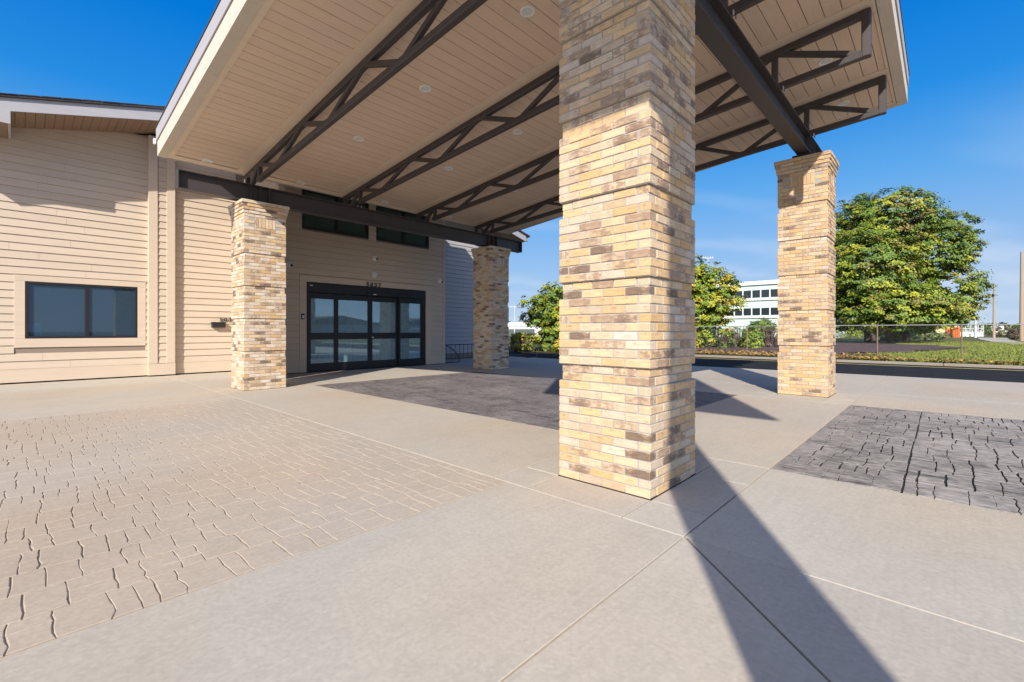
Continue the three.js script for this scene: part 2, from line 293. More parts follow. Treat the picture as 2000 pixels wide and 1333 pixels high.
{
  const pave = panel('tan_stamped_paving', 'tan stamped concrete panel with shallow stone joints on the left'), r = rng(77), list = [];
  const xl = -5.2, xr = 2.565; let z = -8.945;
  while (z < -2.47) {
    let d = 0.22 + r() * 0.10; if (z + d > -2.60) d = -2.465 - z;
    let x = xr; while (x > xl) { let w = r() < 0.25 ? 0.065 + r() * 0.035 : 0.095 + r() * 0.10; if (x - w < xl) w = x - xl; const sp = r() < 0.3 ? z + d * (0.35 + 0.3 * r()) : 0; for (const [a, b] of sp ? [[z, sp], [sp, z + d]] : [[z, z + d]]) list.push([x - w, x, a, b]); x -= w; }
    z += d;
  }
  const near = list.filter((s) => s[1] > -0.25).sort((p, q) => Math.hypot(p[0], p[2]) - Math.hypot(q[0], q[2])), rest = [];
  const big = new Set(near.slice(0, 295));
  for (const s of list) { const g = stone(...s, r, 0.004, 0.012, r() < 0.2 ? 0.0006 : 0.0013 + r() * 0.0018, r() < 0.5 ? 0.0005 : 0.0011, [xl, xr, -8.945, -2.465]); if (big.has(s)) part('paving_stone', g, M.stampTan, pave); else rest.push(g); }
  const m = part('distant_paving_stones', join(rest), M.stampTan, pave); m.userData.kind = 'stuff';
  part('stamp_bed', box(xl, xr, -0.011, -0.0062, -8.945, -2.465), M.stampTan, pave);
}
{
  const pave = panel('grey_stamped_paving', 'charcoal stamped concrete panel with black joints on the right'), r = rng(78), joints = [-1.068, -0.225, 0.76, 1.75, 2.75, 3.7, 4.395], rest = [];
  for (let k = 0; k < 6; k++) {
    let x = 4.348; while (x < 8.99) {
      let l = 0.24 + r() * 0.26; if (x + l > 8.8) l = 8.992 - x;
      let z = joints[k] + (k ? 0.003 : 0); const ze = joints[k + 1] - 0.003;
      while (z < ze - 1e-6) {
        let w = r() < 0.35 ? 0.07 + r() * 0.04 : 0.11 + r() * 0.08; if (z + w > ze - 0.06) w = ze - z;
        const g = stone(x, x + l, z, z + w, r, 0.004, 0.014, r() < 0.5 ? 0.0006 : 0.0018, r() < 0.68 ? 0.0040 + r() * 0.0042 : 0.0006, [4.348, 8.992, joints[k] + (k ? 0.003 : 0), joints[k + 1] - 0.003]);
        if (k < 2) part('paving_stone', g, M.stampGrey, pave); else rest.push(g); z += w;
      }
      x += l;
    }
  }
  const m = part('distant_paving_stones', join(rest), M.stampGrey, pave); m.userData.kind = 'stuff';
  part('stamp_bed', box(4.345, 8.995, -0.011, -0.009, -1.07, 4.395), M.bedBlack, pave);
}
structure('asphalt_road', box(15.505, 21.3, -0.05, -0.006, -70, 90), M.asphalt, 'dark asphalt drive beyond the concrete apron');
structure('asphalt_lot', box(-60, 15.49, -0.055, -0.02, 30.01, 90), M.asphalt, 'asphalt parking lot across from the entrance');
structure('road_marking', box(20.28, 20.36, -0.004, -0.001, -40, 40), M.paintYellow, 'faded yellow edge line painted on the asphalt drive');
{
  const k = new THREE.Group(); k.name = 'kerb'; k.userData = { kind: 'structure', label: 'low concrete kerb along the drive', category: 'kerb' }; scene.add(k);
  for (let z = -30; z < 20; z += 3) part('kerb_stone', bevelBox(21.3, 21.44, -0.05, 0.085, z + 0.005, z + 2.995, 0.015), M.kerb, k);
}
{ // planted ground beyond the kerb: lawn, mulch bed, leaf litter
  const lawn = new THREE.PlaneGeometry(70, 80, 70, 80); lawn.rotateX(-Math.PI / 2); lawn.translate(21.46 + 35, 0, 6);
  const p = lawn.attributes.position; for (let i = 0; i < p.count; i++) { const x = p.getX(i), z = p.getZ(i), s = Math.min(1, (x - 21.46) / 9); p.setY(i, 0.085 + 0.16 * s * s * (3 - 2 * s) + 0.04 * (fbm(x / 70, z / 80, 8, 12, 12, 2) - 0.5) * s); }
  structure('lawn', metreUV(lawn), M.grass, 'mown lawn rising gently beyond the chain-link fence');
  const mulchTone = tex(512, 512, (u, v) => { const f = vnoise(u * 120, v * 120, 3, 120, 120), b = fbm(u, v, 4, 5, 5, 3), t = 0.55 + (f - 0.5) * 0.8 + (b - 0.5) * 0.5; return [t, t * 0.92, t * 0.9]; }, true, [0.4, 0.4]);
  M.mulch = mat([0.165, 0.105, 0.098], 0.95, { map: mulchTone, bumpMap: mulchTone, bumpScale: 0.03 });
  const bed = new THREE.BufferGeometry(), pos = [], rr = rng(5), N = 46, ring2 = [];
  const hgt = (x) => { const s = Math.max(0, Math.min(1, (x - 21.46) / 9)); return 0.13 + 0.17 * s * s * (3 - 2 * s); };
  for (let i = 0; i < N; i++) { const a = i / N * 2 * Math.PI, w = 1 + (rr() - 0.5) * 0.12; ring2.push([33.5 + 11.3 * Math.cos(a) * w, -11.5 + 12.2 * Math.sin(a) * w]); }
  for (let i = 0; i < N; i++) for (let s = 0; s < 10; s++) {
    const q = (k, t) => { const [x, z] = ring2[(i + k) % N], X = Math.max(21.7, 33.5 + (x - 33.5) * t), Z = -11.5 + (z + 11.5) * t; return [X, hgt(X) + 0.02 * (1 - t), Z]; };
    const A = q(0, s / 10), B = q(1, s / 10), C = q(1, (s + 1) / 10), D = q(0, (s + 1) / 10); pos.push(...A, ...C, ...B, ...A, ...D, ...C);
  }
  bed.setAttribute('position', new THREE.Float32BufferAttribute(pos, 3));
  const gb = metreUV(bed), nn = gb.attributes.normal; structure('mulch_bed', gb, M.mulch, 'brown mulch bed under the big maple');
  // litter
  const leaf = new THREE.BufferGeometry(); leaf.setAttribute('position', new THREE.Float32BufferAttribute([-0.05, 0, 0, 0, 0.012, -0.04, 0.06, 0.02, 0, -0.05, 0, 0, 0.06, 0.02, 0, 0, 0.008, 0.045], 3)); leaf.computeVertexNormals();
  const litter = new THREE.InstancedMesh(leaf, mat([1, 1, 1], 0.8), 9000), m4 = new THREE.Matrix4(), e = new THREE.Euler(), col = new THREE.Color();
  for (let i = 0; i < 9000; i++) {
    const z = -17 + rr() * 22, wide = z < -1.5 ? 3.2 : 0.9, x = 21.5 + Math.pow(rr(), 1.7) * wide; if (z > -1.5 && rr() < 0.72) { m4.makeScale(1e-4, 1e-4, 1e-4); m4.setPosition(30, -1, z); litter.setMatrixAt(i, m4); litter.setColorAt(i, col); continue; }
    e.set((rr() - 0.5) * 0.9, rr() * 6.28, (rr() - 0.5) * 0.9); m4.makeRotationFromEuler(e); const s = 0.6 + rr() * 0.8; m4.scale(new THREE.Vector3(s, s, s)); m4.setPosition(x, hgt(x) + 0.012 + rr() * 0.03, z); litter.setMatrixAt(i, m4);
    const t = rr(); col.setRGB(0.17 + t * 0.34, 0.07 + t * 0.21 + rr() * 0.05, 0.03 + t * 0.06); litter.setColorAt(i, col);
  }
  litter.name = 'leaf_litter'; litter.userData = { kind: 'stuff', label: 'fallen orange and yellow leaves along the kerb under the fence', category: 'leaves' }; shade(litter); scene.add(litter);
  const blade = new THREE.BufferGeometry(); blade.setAttribute('position', new THREE.Float32BufferAttribute([-0.012, 0, 0, 0.012, 0, 0, 0.02, 0.075, 0.01], 3)); blade.computeVertexNormals();
  const NB = 60000, grass = new THREE.InstancedMesh(blade, mat([1, 1, 1], 0.85), NB);
  for (let i = 0; i < NB; i++) { const x = 21.6 + Math.pow(rr(), 1.4) * 34, z = -2.5 + rr() * 14 * (0.35 + 0.65 * x / 45); e.set((rr() - 0.5) * 0.7, rr() * 6.28, (rr() - 0.5) * 0.7); m4.makeRotationFromEuler(e); const s = 0.6 + rr() * 0.8; m4.scale(new THREE.Vector3(s * 1.6, s, s)); const inBed = ((x - 33.5) / 11.3) ** 2 + ((z + 11.5) / 12.2) ** 2 < 1.02; m4.setPosition(x, hgt(x) - 0.05 - (inBed ? 0.3 : 0), z); grass.setMatrixAt(i, m4); const t = rr(); col.setRGB(0.10 + t * 0.16, 0.145 + t * 0.13, 0.02 + t * 0.03); grass.setColorAt(i, col); }
  grass.name = 'grass_blades'; grass.userData = { kind: 'stuff', label: 'short yellow green grass of the lawn behind the fence', category: 'grass' }; shade(grass); scene.add(grass);
  const path = prism([[47, 3.4], [56, 3.0], [70, 2.9], [90, 3.4], [90, 6.2], [70, 5.0], [56, 4.6], [47, 5.2]], 0.24, 0.30, (a, b, t) => [a, t, b]);
  structure('footpath', path, M.slabPale, 'pale concrete footpath crossing the far lawn');
}

// ---------------------------------------------------------------- building shell
function lapBoard(x0, x1, y0, h, z, mAt) { // one clapboard facing +z, its butt proud of the one below
  const poly = [[0, y0 - 0.004], [0.026, y0 - 0.004], [0.0045, y0 + h - 0.010], [0, y0 + h - 0.010]];
  return prism(poly.map(([a, b]) => [a, b]), x0, x1, (a, b, t) => [t, b, z + a]);
}
function sidingRun(parent, mats, x0, x1, y0, y1, z, holes, seed) {
  const r = rng(seed), ex = 0.176;
  for (let y = y0; y < y1 - 0.02; y += ex) {
    const h = Math.min(ex, y1 - y), cuts = holes.filter(([a, b, c, d]) => y + h > c + 0.01 && y < d - 0.01).sort((p, q) => p[0] - q[0]);
    let a = x0; const spans = []; for (const c of cuts) { if (c[0] > a + 0.02) spans.push([a, c[0]]); a = Math.max(a, c[1]); } if (x1 > a + 0.02) spans.push([a, x1]);
    for (const [s, e] of spans) {
      const parts = []; let q = s; if (e - s > 3.0) { const c = s + (0.3 + r() * 0.45) * (e - s); parts.push([s, c - 0.0015], [c + 0.0015, e]); } else parts.push([s, e]);
      const m = mats[Math.floor(r() * mats.length)];
      for (const [p, t] of parts) part('siding_board', lapBoard(p, t, y, h, z), m, parent);
    }
  }
}
const rakeY = (x) => 5.70 + 0.255 * (x < 7 ? x : 14 - x);
const main = thing('main_building', 'long beige building with lap siding and a low gable roof behind the canopy', 'building');
{
  const zc = -15.02, holes = [[0.06, 2.03, 1.0, 2.29]];
  const bp = (x0, x1, y0, y1) => box(x0, x1, y0, y1, -15.22, zc);
  part('wall', join([bp(-1.6, 0.06, 0.03, 5.3), bp(2.03, 4.9, 0.03, 5.7), bp(0.06, 2.03, 0.03, 1.0), bp(0.06, 2.03, 2.29, 5.7), bp(10.2, 15.6, 0.03, 5.3),
    prism([[-1.6, 5.3], [0.06, 5.3], [0.06, 5.7], [2.03, 5.7], [4.9, 5.7], [10.2, 5.3], [15.6, 5.3], [7, 7.4]], -15.215, -15.025, (a, b, t) => [a, b, t]),
    box(-1.6, -1.4, 0.03, 5.3, -40, -15.22), box(15.4, 15.6, 0.03, 5.3, -40, -15.22)]), M.wallCore, main);
  sidingRun(main, M.siding, -1.6, 2.23, 0.33, 6.2, -15.02, [[-0.11, 2.19, 0.8, 2.44]], 3);
  sidingRun(main, M.siding, 2.79, 4.26, 0.33, 6.6, -15.02, [], 4);
  sidingRun(main, M.greySiding, 10.62, 15.4, 0.25, 5.35, -15.02, [], 5);
  part('base_board', bevelBox(-1.6, 2.23, 0.03, 0.325, -15.02, -14.998), M.trim, main);
  part('base_board', bevelBox(2.79, 4.26, 0.03, 0.325, -15.02, -14.998), M.trim, main);
  part('corner_board', bevelBox(10.36, 10.46, 0.03, 5.3, -15.02, -14.99), M.greyTrim, main);
  part('downspout', bevelBox(10.53, 10.60, 0.05, 5.3, -15.02, -14.95, 0.012), M.greyTrim, main);
  part('corner_board', bevelBox(15.4, 15.62, 0.03, 5.3, -15.02, -14.98), M.greyTrim, main);
  // pilaster: two flat boards with a strip of siding between
  const pil = part('pilaster', box(2.245, 2.775, 0.03, 6.2, -15.02, -14.90), M.wallCore, main);
  part('board', bevelBox(2.23, 2.42, 0.33, 6.2, -15.02, -14.86), M.trim, pil);
  part('board', bevelBox(2.61, 2.79, 0.33, 6.2, -15.02, -14.86), M.trim, pil);
  sidingRun(pil, M.siding, 2.435, 2.61, 0.34, 6.2, -14.90, [], 6);
  part('plinth_board', bevelBox(2.225, 2.795, 0.03, 0.325, -15.02, -14.852), M.trim, pil);
  // window
  const w = part('window', join([bevelBox(0.06, 2.03, 2.235, 2.29, -15.10, -15.0), bevelBox(0.06, 2.03, 1.0, 1.055, -15.10, -15.0), bevelBox(0.06, 0.11, 1.055, 2.235, -15.10, -15.0), bevelBox(1.98, 2.03, 1.055, 2.235, -15.10, -15.0), bevelBox(1.045, 1.115, 1.055, 2.235, -15.10, -15.005)]), M.blackFrame, main);
  part('pane', box(0.11, 1.045, 1.055, 2.235, -15.062, -15.058), M.windowGlass, w); part('pane', box(1.115, 1.98, 1.055, 2.235, -15.052, -15.048), M.windowGlass, w);
  part('casing', bevelBox(-0.11, 2.19, 2.29, 2.44, -15.02, -14.992), M.trim, w); part('casing', bevelBox(-0.11, 2.19, 0.80, 1.0, -15.02, -14.992), M.trim, w);
  part('casing', bevelBox(-0.11, 0.06, 1.0, 2.29, -15.02, -14.992), M.trim, w); part('casing', bevelBox(2.03, 2.19, 1.0, 2.29, -15.02, -14.992), M.trim, w);
  part('drip_cap', bevelBox(-0.12, 2.19, 2.44, 2.455, -15.02, -14.975), M.trim, w);
  part('sill_ledge', bevelBox(0.06, 2.03, 0.96, 0.998, -15.5, -15.225), M.white, w);
  // room behind the window
  part('room', join([box(-1.35, 4.5, 0.9, 0.95, -19, -15.23), box(-1.35, 4.5, 2.9, 2.95, -19, -15.23), box(-1.35, 4.5, 0.95, 2.9, -19.05, -19), box(-1.4, -1.35, 0.9, 2.95, -19, -15.23), box(4.5, 4.55, 0.9, 2.95, -19, -15.23)]), M.interiorDark, main);
  // gable overhang: fascia, shingle edge, soffit strips
  const zf = -13.9, fas = (x0, x1, dy0, dy1, z0, z1) => prism([[x0, rakeY(x0) + dy0], [x1, rakeY(x1) + dy0], [x1, rakeY(x1) + dy1], [x0, rakeY(x0) + dy1]], z0, z1, (a, b, t) => [a, b, t]);
  part('rake_fascia', fas(-1.75, 7, 0, 0.27, zf - 0.03, zf), M.fasciaGrey, main); part('rake_fascia', fas(7, 15.75, 0, 0.27, zf - 0.03, zf), M.fasciaGrey, main);
  const roof = part('roof', join([fas(-1.95, 7, 0.275, 0.32, -40, zf + 0.05), fas(7, 15.95, 0.275, 0.32, -40, zf + 0.05)]), M.shingle, main);
  { const r = rng(12); for (let x = -1.95; x < 15.9; x += 0.32) if (x < 4 || x > 10) part('shingle', fas(x, x + 0.312, 0.322, 0.334 + r() * 0.01, zf - 0.5, zf + 0.055 + r() * 0.015), M.shingle, roof); }
  for (let x = -1.74; x < 15.6; x += 0.15) if (x < 4 || x > 10) part('soffit_strip', fas(x + 0.003, x + 0.147, -0.004, 0.012, -15.0, zf - 0.032), M.brownSoffit, main);
  part('eave_return', join([box(-1.78, -0.15, 5.40, 5.66, zf - 0.04, zf + 0.004), box(-0.19, -0.15, 5.40, 5.66, -15.0, zf - 0.045)]), M.fasciaGrey, main);
  part('eave_return_soffit', box(-1.78, -0.195, 5.40, 5.42, -15.0, zf - 0.045), M.brownSoffit, main);
  part('gutter_end', bevelBox(15.75, 15.95, 5.30, 5.44, -40, zf - 0.05, 0.02), M.fasciaGrey, main);
}
single('table_lamp', (() => { const g = new THREE.LatheGeometry([[0.0, 0.96], [0.07, 0.96], [0.07, 0.975], [0.018, 0.985], [0.018, 1.05], [0.11, 1.05], [0.088, 1.30], [0.084, 1.30], [0.0, 1.29]].map(([a, b]) => new THREE.Vector2(a, b)), 24); g.translate(0.22, 0.04, -15.33); return g; })(), M.white, 'small white shaded lamp standing inside the left corner of the wide window', 'lamp');

const entry = thing('entry_vestibule', 'projecting beige entrance block with black glass doors under the canopy', 'building');
const ZE = -13.0, DX0 = 5.45, DX1 = 9.52, DY = 2.56;
{
  const x0 = 4.40, x1 = 10.35, zc = ZE - 0.022, b = (a, c, d, e) => box(a, c, d, e, ZE - 0.22, zc), W1 = [5.33, 7.36, 4.03, 5.15], W2 = [7.62, 9.65, 4.03, 5.15];
  part('wall', join([b(x0, DX0, 0.02, DY), b(DX1, x1, 0.02, DY), b(x0, x1, DY, 4.03), b(x0, W1[0], 4.03, 5.15), b(W1[1], W2[0], 4.03, 5.15), b(W2[1], x1, 4.03, 5.15), b(x0, x1, 5.15, 5.6),
    box(x0, x0 + 0.2, 0.02, 5.6, -15.02, ZE - 0.22), box(x1 - 0.2, x1, 0.02, 5.6, -15.02, ZE - 0.22)]), M.wallCore, entry);
  part('added_shade_roof', prism([[-10.95, 5.12], [-10.95, 5.22], [ZE - 0.9, 6.02], [ZE - 0.9, 5.92]], 2.35, 11.3, (a, b, t) => [t, b, a]), M.fasciaGrey, entry);  // unseen roof, added to keep the sun off the upper entrance wall
  part('added_shade_wall', box(4.27, 4.39, 0.02, 5.1, -15.0, -11.74), M.trim, entry);  // added wall hidden by the left column; blocks sun from the doors
  for (let y = 0.3; y < 5.0; y += 0.176) part('siding_board', prism([[0, y - 0.004], [0.026, y - 0.004], [0.0045, y + 0.166], [0, y + 0.166]], -14.99, -11.80, (p, q, t) => [4.27 - p, q, t]), M.siding[Math.floor(y * 7) % 3], entry);  // boards and corner trim clad the added sun-blocking wall
  part('corner_board', bevelBox(4.24, 4.40, 0.02, 5.1, -11.74, -11.71), M.trim, entry);
  part('flat_roof', box(x0 - 0.05, x1 + 0.05, 6.03, 6.12, -15.2, ZE - 0.85), M.fasciaGrey, entry);
  sidingRun(entry, M.siding, x0 + 0.1, x1 - 0.1, 0.30, 5.6, zc, [[DX0 - 0.19, DX1 + 0.21, 0, DY + 0.17], [W1[0] - 0.0, W1[1] + 0.0, 4.03, 5.15], [W2[0], W2[1], 4.03, 5.15]], 9);
  part('corner_board', bevelBox(x0, x0 + 0.1, 0.02, 5.6, zc, ZE + 0.006), M.trim, entry); part('corner_board', bevelBox(x1 - 0.1, x1, 0.02, 5.6, zc, ZE + 0.006), M.trim, entry);
  part('base_board', bevelBox(x0 + 0.1, DX0 - 0.19, 0.02, 0.295, zc, ZE + 0.002), M.trim, entry); part('base_board', bevelBox(DX1 + 0.21, x1 - 0.1, 0.02, 0.295, zc, ZE + 0.002), M.trim, entry);
  part('side_cladding', box(x1 + 0.001, x1 + 0.02, 0.02, 5.6, -15.0, ZE - 0.01), M.greyTrim, entry);
  // flat casing round the doors
  part('door_casing', bevelBox(DX0 - 0.19, DX1 + 0.21, DY, DY + 0.17, zc, ZE + 0.008), M.trim, entry); part('door_casing', bevelBox(DX0 - 0.19, DX0, 0.02, DY, zc, ZE + 0.008), M.trim, entry); part('door_casing', bevelBox(DX1, DX1 + 0.21, 0.02, DY, zc, ZE + 0.008), M.trim, entry);
  part('drip_cap', bevelBox(DX0 - 0.2, DX1 + 0.22, DY + 0.17, DY + 0.185, zc, ZE + 0.025), M.trim, entry);
  for (const [a, c, d, e] of [W1, W2]) {
    const w = part('window', join([bevelBox(a, c, d, d + 0.07, ZE - 0.12, ZE + 0.004), bevelBox(a, c, e - 0.06, e, ZE - 0.12, ZE + 0.004), bevelBox(a, a + 0.06, d + 0.07, e - 0.06, ZE - 0.12, ZE + 0.004), bevelBox(c - 0.06, c, d + 0.07, e - 0.06, ZE - 0.12, ZE + 0.004), bevelBox((a + c) / 2 - 0.03, (a + c) / 2 + 0.03, d + 0.07, e - 0.06, ZE - 0.12, ZE)]), M.blackFrame, entry);
    part('pane', box(a + 0.06, (a + c) / 2 - 0.03, d + 0.07, e - 0.06, ZE - 0.06, ZE - 0.055), M.upperGlass, w); part('pane', box((a + c) / 2 + 0.03, c - 0.06, d + 0.07, e - 0.06, ZE - 0.06, ZE - 0.055), M.upperGlass, w);
  }
  part('lobby', join([box(4.9, 10.15, 3.2, 3.3, -21, ZE - 0.22), box(4.9, 4.95, 0, 3.2, -21, -15.3), box(10.1, 10.15, 0, 3.2, -21, -15.3), box(4.9, 10.15, 0, 3.2, -21.1, -21), box(7.7, 9.2, 0, 3.2, -17.4, -17.2)]), M.interior, entry);
  part('lobby_floor', box(4.9, 10.15, -0.012, 0.012, -21, ZE - 0.21), M.interiorFloor, entry);
  part('upper_room', join([box(4.9, 10.15, 3.5, 3.55, -18, ZE - 0.22), box(4.9, 10.15, 5.8, 5.85, -18, ZE - 0.22), box(4.9, 10.15, 3.5, 5.85, -18.05, -18)]), M.interiorDark, entry);
}
{ // four-leaf sliding glass entrance
  const d = thing('sliding_door', 'black framed four leaf sliding glass entrance with a dark header', 'door');
  const zf = ZE - 0.03, z0 = ZE - 0.14;
  part('header', bevelBox(DX0 + 0.005, DX1 - 0.005, 2.27, DY - 0.004, z0, zf + 0.02, 0.008), M.blackFrame, d);
  part('jamb', bevelBox(DX0 + 0.005, DX0 + 0.07, 0.015, 2.27, z0, zf), M.blackFrame, d); part('jamb', bevelBox(DX1 - 0.12, DX1 - 0.005, 0.015, 2.27, z0, zf), M.blackFrame, d);
  part('threshold', bevelBox(DX0 + 0.07, DX1 - 0.12, 0.002, 0.018, z0 - 0.05, zf + 0.01), M.blackFrame, d);
  const e = [5.52, 6.345, 7.46, 8.46, 9.40];
  for (let i = 0; i < 4; i++) {
    const a = e[i] + 0.004, b = e[i + 1] - 0.004, off = i === 0 || i === 3 ? 0.0 : -0.045, s0 = z0 + 0.05 + off, s1 = s0 + 0.045, st = i === 1 || i === 2 ? 0.075 : 0.07;
    const leaf = part('door_leaf', join([bevelBox(a, a + st, 0.02, 2.26, s0, s1), bevelBox(b - st, b, 0.02, 2.26, s0, s1), bevelBox(a + st, b - st, 2.10, 2.26, s0, s1), bevelBox(a + st, b - st, 0.02, 0.25, s0, s1), bevelBox(a + st, b - st, 0.93, 1.12, s0, s1)]), M.blackFrame, d);
    part('pane', box(a + st, b - st, 1.12, 2.10, s0 + 0.018, s0 + 0.023), M.glass, leaf); part('pane', box(a + st, b - st, 0.25, 0.93, s0 + 0.018, s0 + 0.023), M.glass, leaf);
  }
  part('motion_sensor', bevelBox(7.30, 7.62, 2.28, 2.345, zf + 0.02, zf + 0.07, 0.015), M.black, d);
  part('indicator', bevelBox(7.50, 7.60, 2.30, 2.325, zf + 0.07, zf + 0.074, 0.003), M.white, d);
  part('indicator', bevelBox(5.55, 5.63, 2.45, 2.475, zf + 0.021, zf + 0.026, 0.003), M.white, d);
  part('lock_plate', bevelBox(7.52, 7.58, 0.96, 1.0, z0 + 0.052, z0 + 0.058, 0.002), M.bolt, d);
}
{ // inner vestibule frame, white verticals seen through the right leaves
  const d = thing('inner_door_frame', 'pale inner door frame seen through the right glass leaves', 'door frame');
  for (const x of [7.25, 7.95, 8.75, 9.55]) part('post', bevelBox(x, x + 0.14, 0.015, 3.15, -15.6, -15.48), M.white, d);
  part('rail', bevelBox(7.25, 9.69, 2.2, 2.35, -15.475, -15.44), M.white, d);
}
const font = await new FontLoader().loadAsync('fonts/droid/droid_sans_bold.typeface.json');
function digits(text, x, y, z, size, label) {
  const t = thing('house_number', label, 'house number');
  let cx = x; for (const ch of text) { const g = new TextGeometry(ch, { font, size, depth: 0.018, curveSegments: 6 }); const p = g.attributes.position; for (let i = 0; i < p.count; i++) p.setX(i, p.getX(i) + p.getY(i) * 0.12); g.translate(cx, y, z); part('digit', g, M.black, t); cx += size * 1.06; }
}
digits('5037', 7.26, 2.555, ZE + 0.012, 0.128, 'black 5037 house number over the glass doors');
digits('5037', 3.84, 1.45, -14.985, 0.10, 'black house number half hidden by the brick column, above the mailbox');
{
  const t = thing('mailbox', 'black metal wall mailbox under the house number beside the brick column', 'mailbox');
  part('body', bevelBox(3.64, 3.97, 1.27, 1.40, -15.0, -14.88, 0.012), M.black, t); part('lid', bevelBox(3.63, 3.98, 1.395, 1.425, -15.0, -14.865, 0.008), M.black, t);
}
function dome(x, y, label) {
  const t = thing('security_camera', label, 'camera', [x, y, ZE + 0.004], 'white dome cameras on the entrance wall');
  const base = new THREE.CylinderGeometry(0.075, 0.08, 0.045, 24); base.rotateX(Math.PI / 2); base.translate(0, 0, 0.0225); part('base', base, M.white, t);
  const ball = new THREE.SphereGeometry(0.062, 24, 16); ball.translate(0, -0.008, 0.068); part('housing', ball, M.white, t);
  const lens = new THREE.SphereGeometry(0.04, 20, 12); lens.scale(1, 1, 0.6); lens.translate(0.018, -0.022, 0.112); part('lens', lens, M.black, t);
}
dome(4.98, 2.98, 'white dome camera on the siding just right of the lit brick column'); dome(7.55, 3.45, 'white dome camera centred above the glass doors and house number'); dome(10.1, 2.94, 'white dome camera at the right end of the entrance wall');
{
  const t = thing('wall_light', 'round white wall light between the house number and the camera', 'light', [7.54, 2.93, ZE]);
  const a = new THREE.CylinderGeometry(0.085, 0.09, 0.05, 28); a.rotateX(Math.PI / 2); a.translate(0, 0, 0.025); part('base', a, M.white, t);
  const b = new THREE.SphereGeometry(0.07, 24, 12); b.scale(1, 1, 0.55); b.translate(0, 0, 0.055); part('diffuser', b, M.lens, t);
  const k = thing('card_reader', 'small dark access reader on the casing left of the glass doors', 'card reader'); part('backplate', bevelBox(5.30, 5.39, 1.50, 1.66, ZE + 0.008, ZE + 0.022), M.black, k); part('keypad', bevelBox(5.325, 5.375, 1.53, 1.61, ZE + 0.022, ZE + 0.03, 0.003), M.lens, k);
}

// ---------------------------------------------------------------- canopy
const MS = 0.0936, ys = (z) => 5.62 + MS * z; // underside of the soffit
const XL = 1.80, XR = 11.62, ZB = -11.10, ZF = -0.50;
const TX = [0, 1, 2, 3].map((i) => CX[0] + COLW / 2 + (CX[1] - CX[0]) * i / 3);
const along = (x0, x1, z0, z1, dy0, dy1) => prism([[z0, ys(z0) + dy0], [z1, ys(z1) + dy0], [z1, ys(z1) + dy1], [z0, ys(z0) + dy1]], x0, x1, (a, b, t) => [t, b, a]);
const canopy = thing('canopy_roof', 'large sloping canopy roof with tan plank soffit and cream fascia', 'canopy');
{
  part('deck', along(XL + 0.05, XR - 0.05, ZB + 0.05, ZF - 0.05, 0.03, 0.46), M.groove, canopy);
  part('roofing', along(XL - 0.03, XR + 0.03, ZB - 0.03, ZF + 0.03, 0.505, 0.53), M.shingle, canopy);
  const edges = [2.04, ...TX.flatMap((x) => [x - 0.23, x + 0.13]), XR - 0.24], r = rng(31), step = 0.198;
  for (let b = 0; b < 5; b++) {
    const x0 = edges[b * 2], x1 = edges[b * 2 + 1];
    for (let z = ZB + 0.205; z < ZF - 0.22; z += step) { const zz = Math.min(z + step, ZF - 0.2); part('soffit_plank', along(x0 + 0.003, x1 - 0.003, z + 0.0048, zz - 0.0048, 0.001 - r() * 0.002, 0.028), M.soffit[Math.floor(r() * 4)], canopy); }
  }
  const tr = (x0, x1, z0, z1) => part('soffit_trim', along(x0, x1, z0, z1, -0.018, 0.028), M.soffitTrim, canopy);
  tr(XL + 0.155, 2.04, ZB + 0.01, ZF - 0.16); tr(XR - 0.24, XR - 0.155, ZB + 0.01, ZF - 0.16);
  for (const x of TX) tr(x - 0.23, x + 0.13, ZB + 0.2, ZF - 0.2);
  for (let b = 0; b < 5; b++) { const a = b ? edges[b * 2 - 1] + 0.001 : 2.041, c = b < 4 ? edges[b * 2 + 2] - 0.37 : XR - 0.241; }
  tr(2.041, XR - 0.241, ZB + 0.01, ZB + 0.199); tr(2.041, XR - 0.241, ZF - 0.199, ZF - 0.16);
  // rake and eave boards
  for (const [x0, x1, s] of [[XL, XL + 0.15, -1], [XR - 0.15, XR, 1]]) {
    part('rake_board', along(x0, x1, ZB, ZF, -0.03, 0.26), M.fasciaCream, canopy);
    part('rake_trim', along(s < 0 ? XL - 0.02 : XR - 0.1, s < 0 ? XL + 0.1 : XR + 0.02, ZB - 0.01, ZF + 0.01, 0.265, 0.50), M.fasciaGrey, canopy);
  }
  part('front_fascia', along(XL + 0.151, XR - 0.151, ZF - 0.15, ZF, -0.03, 0.26), M.fasciaCream, canopy);
  part('front_trim', along(XL + 0.101, XR - 0.101, ZF - 0.1, ZF + 0.02, 0.265, 0.50), M.fasciaGrey, canopy);
  part('back_fascia', along(XL + 0.151, XR - 0.151, ZB - 0.02, ZB + 0.01, -0.03, 0.5), M.fasciaGrey, canopy);
  part('gutter_cap', bevelBox(XL - 0.06, XL - 0.022, ys(ZB) + 0.20, ys(ZB) + 0.30, ZB - 0.05, ZB + 0.02), M.white, canopy);
}
const lightRows = [-10.84, -8.17, -6.05, -3.88, -1.38];
function downlight(x, z, label) {
  const t = thing('downlight', label, 'light', [x, ys(z) - 0.001, z], 'round recessed lights in the canopy soffit'); t.rotation.x = -Math.atan(MS);
  const rg = new THREE.LatheGeometry([[0.066, 0.004], [0.070, -0.010], [0.086, -0.014], [0.098, -0.008], [0.10, 0.0]].map(([a, b]) => new THREE.Vector2(a, b)), 32); part('trim_ring', rg, M.white, t);
  const l = new THREE.CylinderGeometry(0.068, 0.068, 0.004, 28); l.translate(0, -0.003, 0); part('diffuser', l, M.lens, t);
}
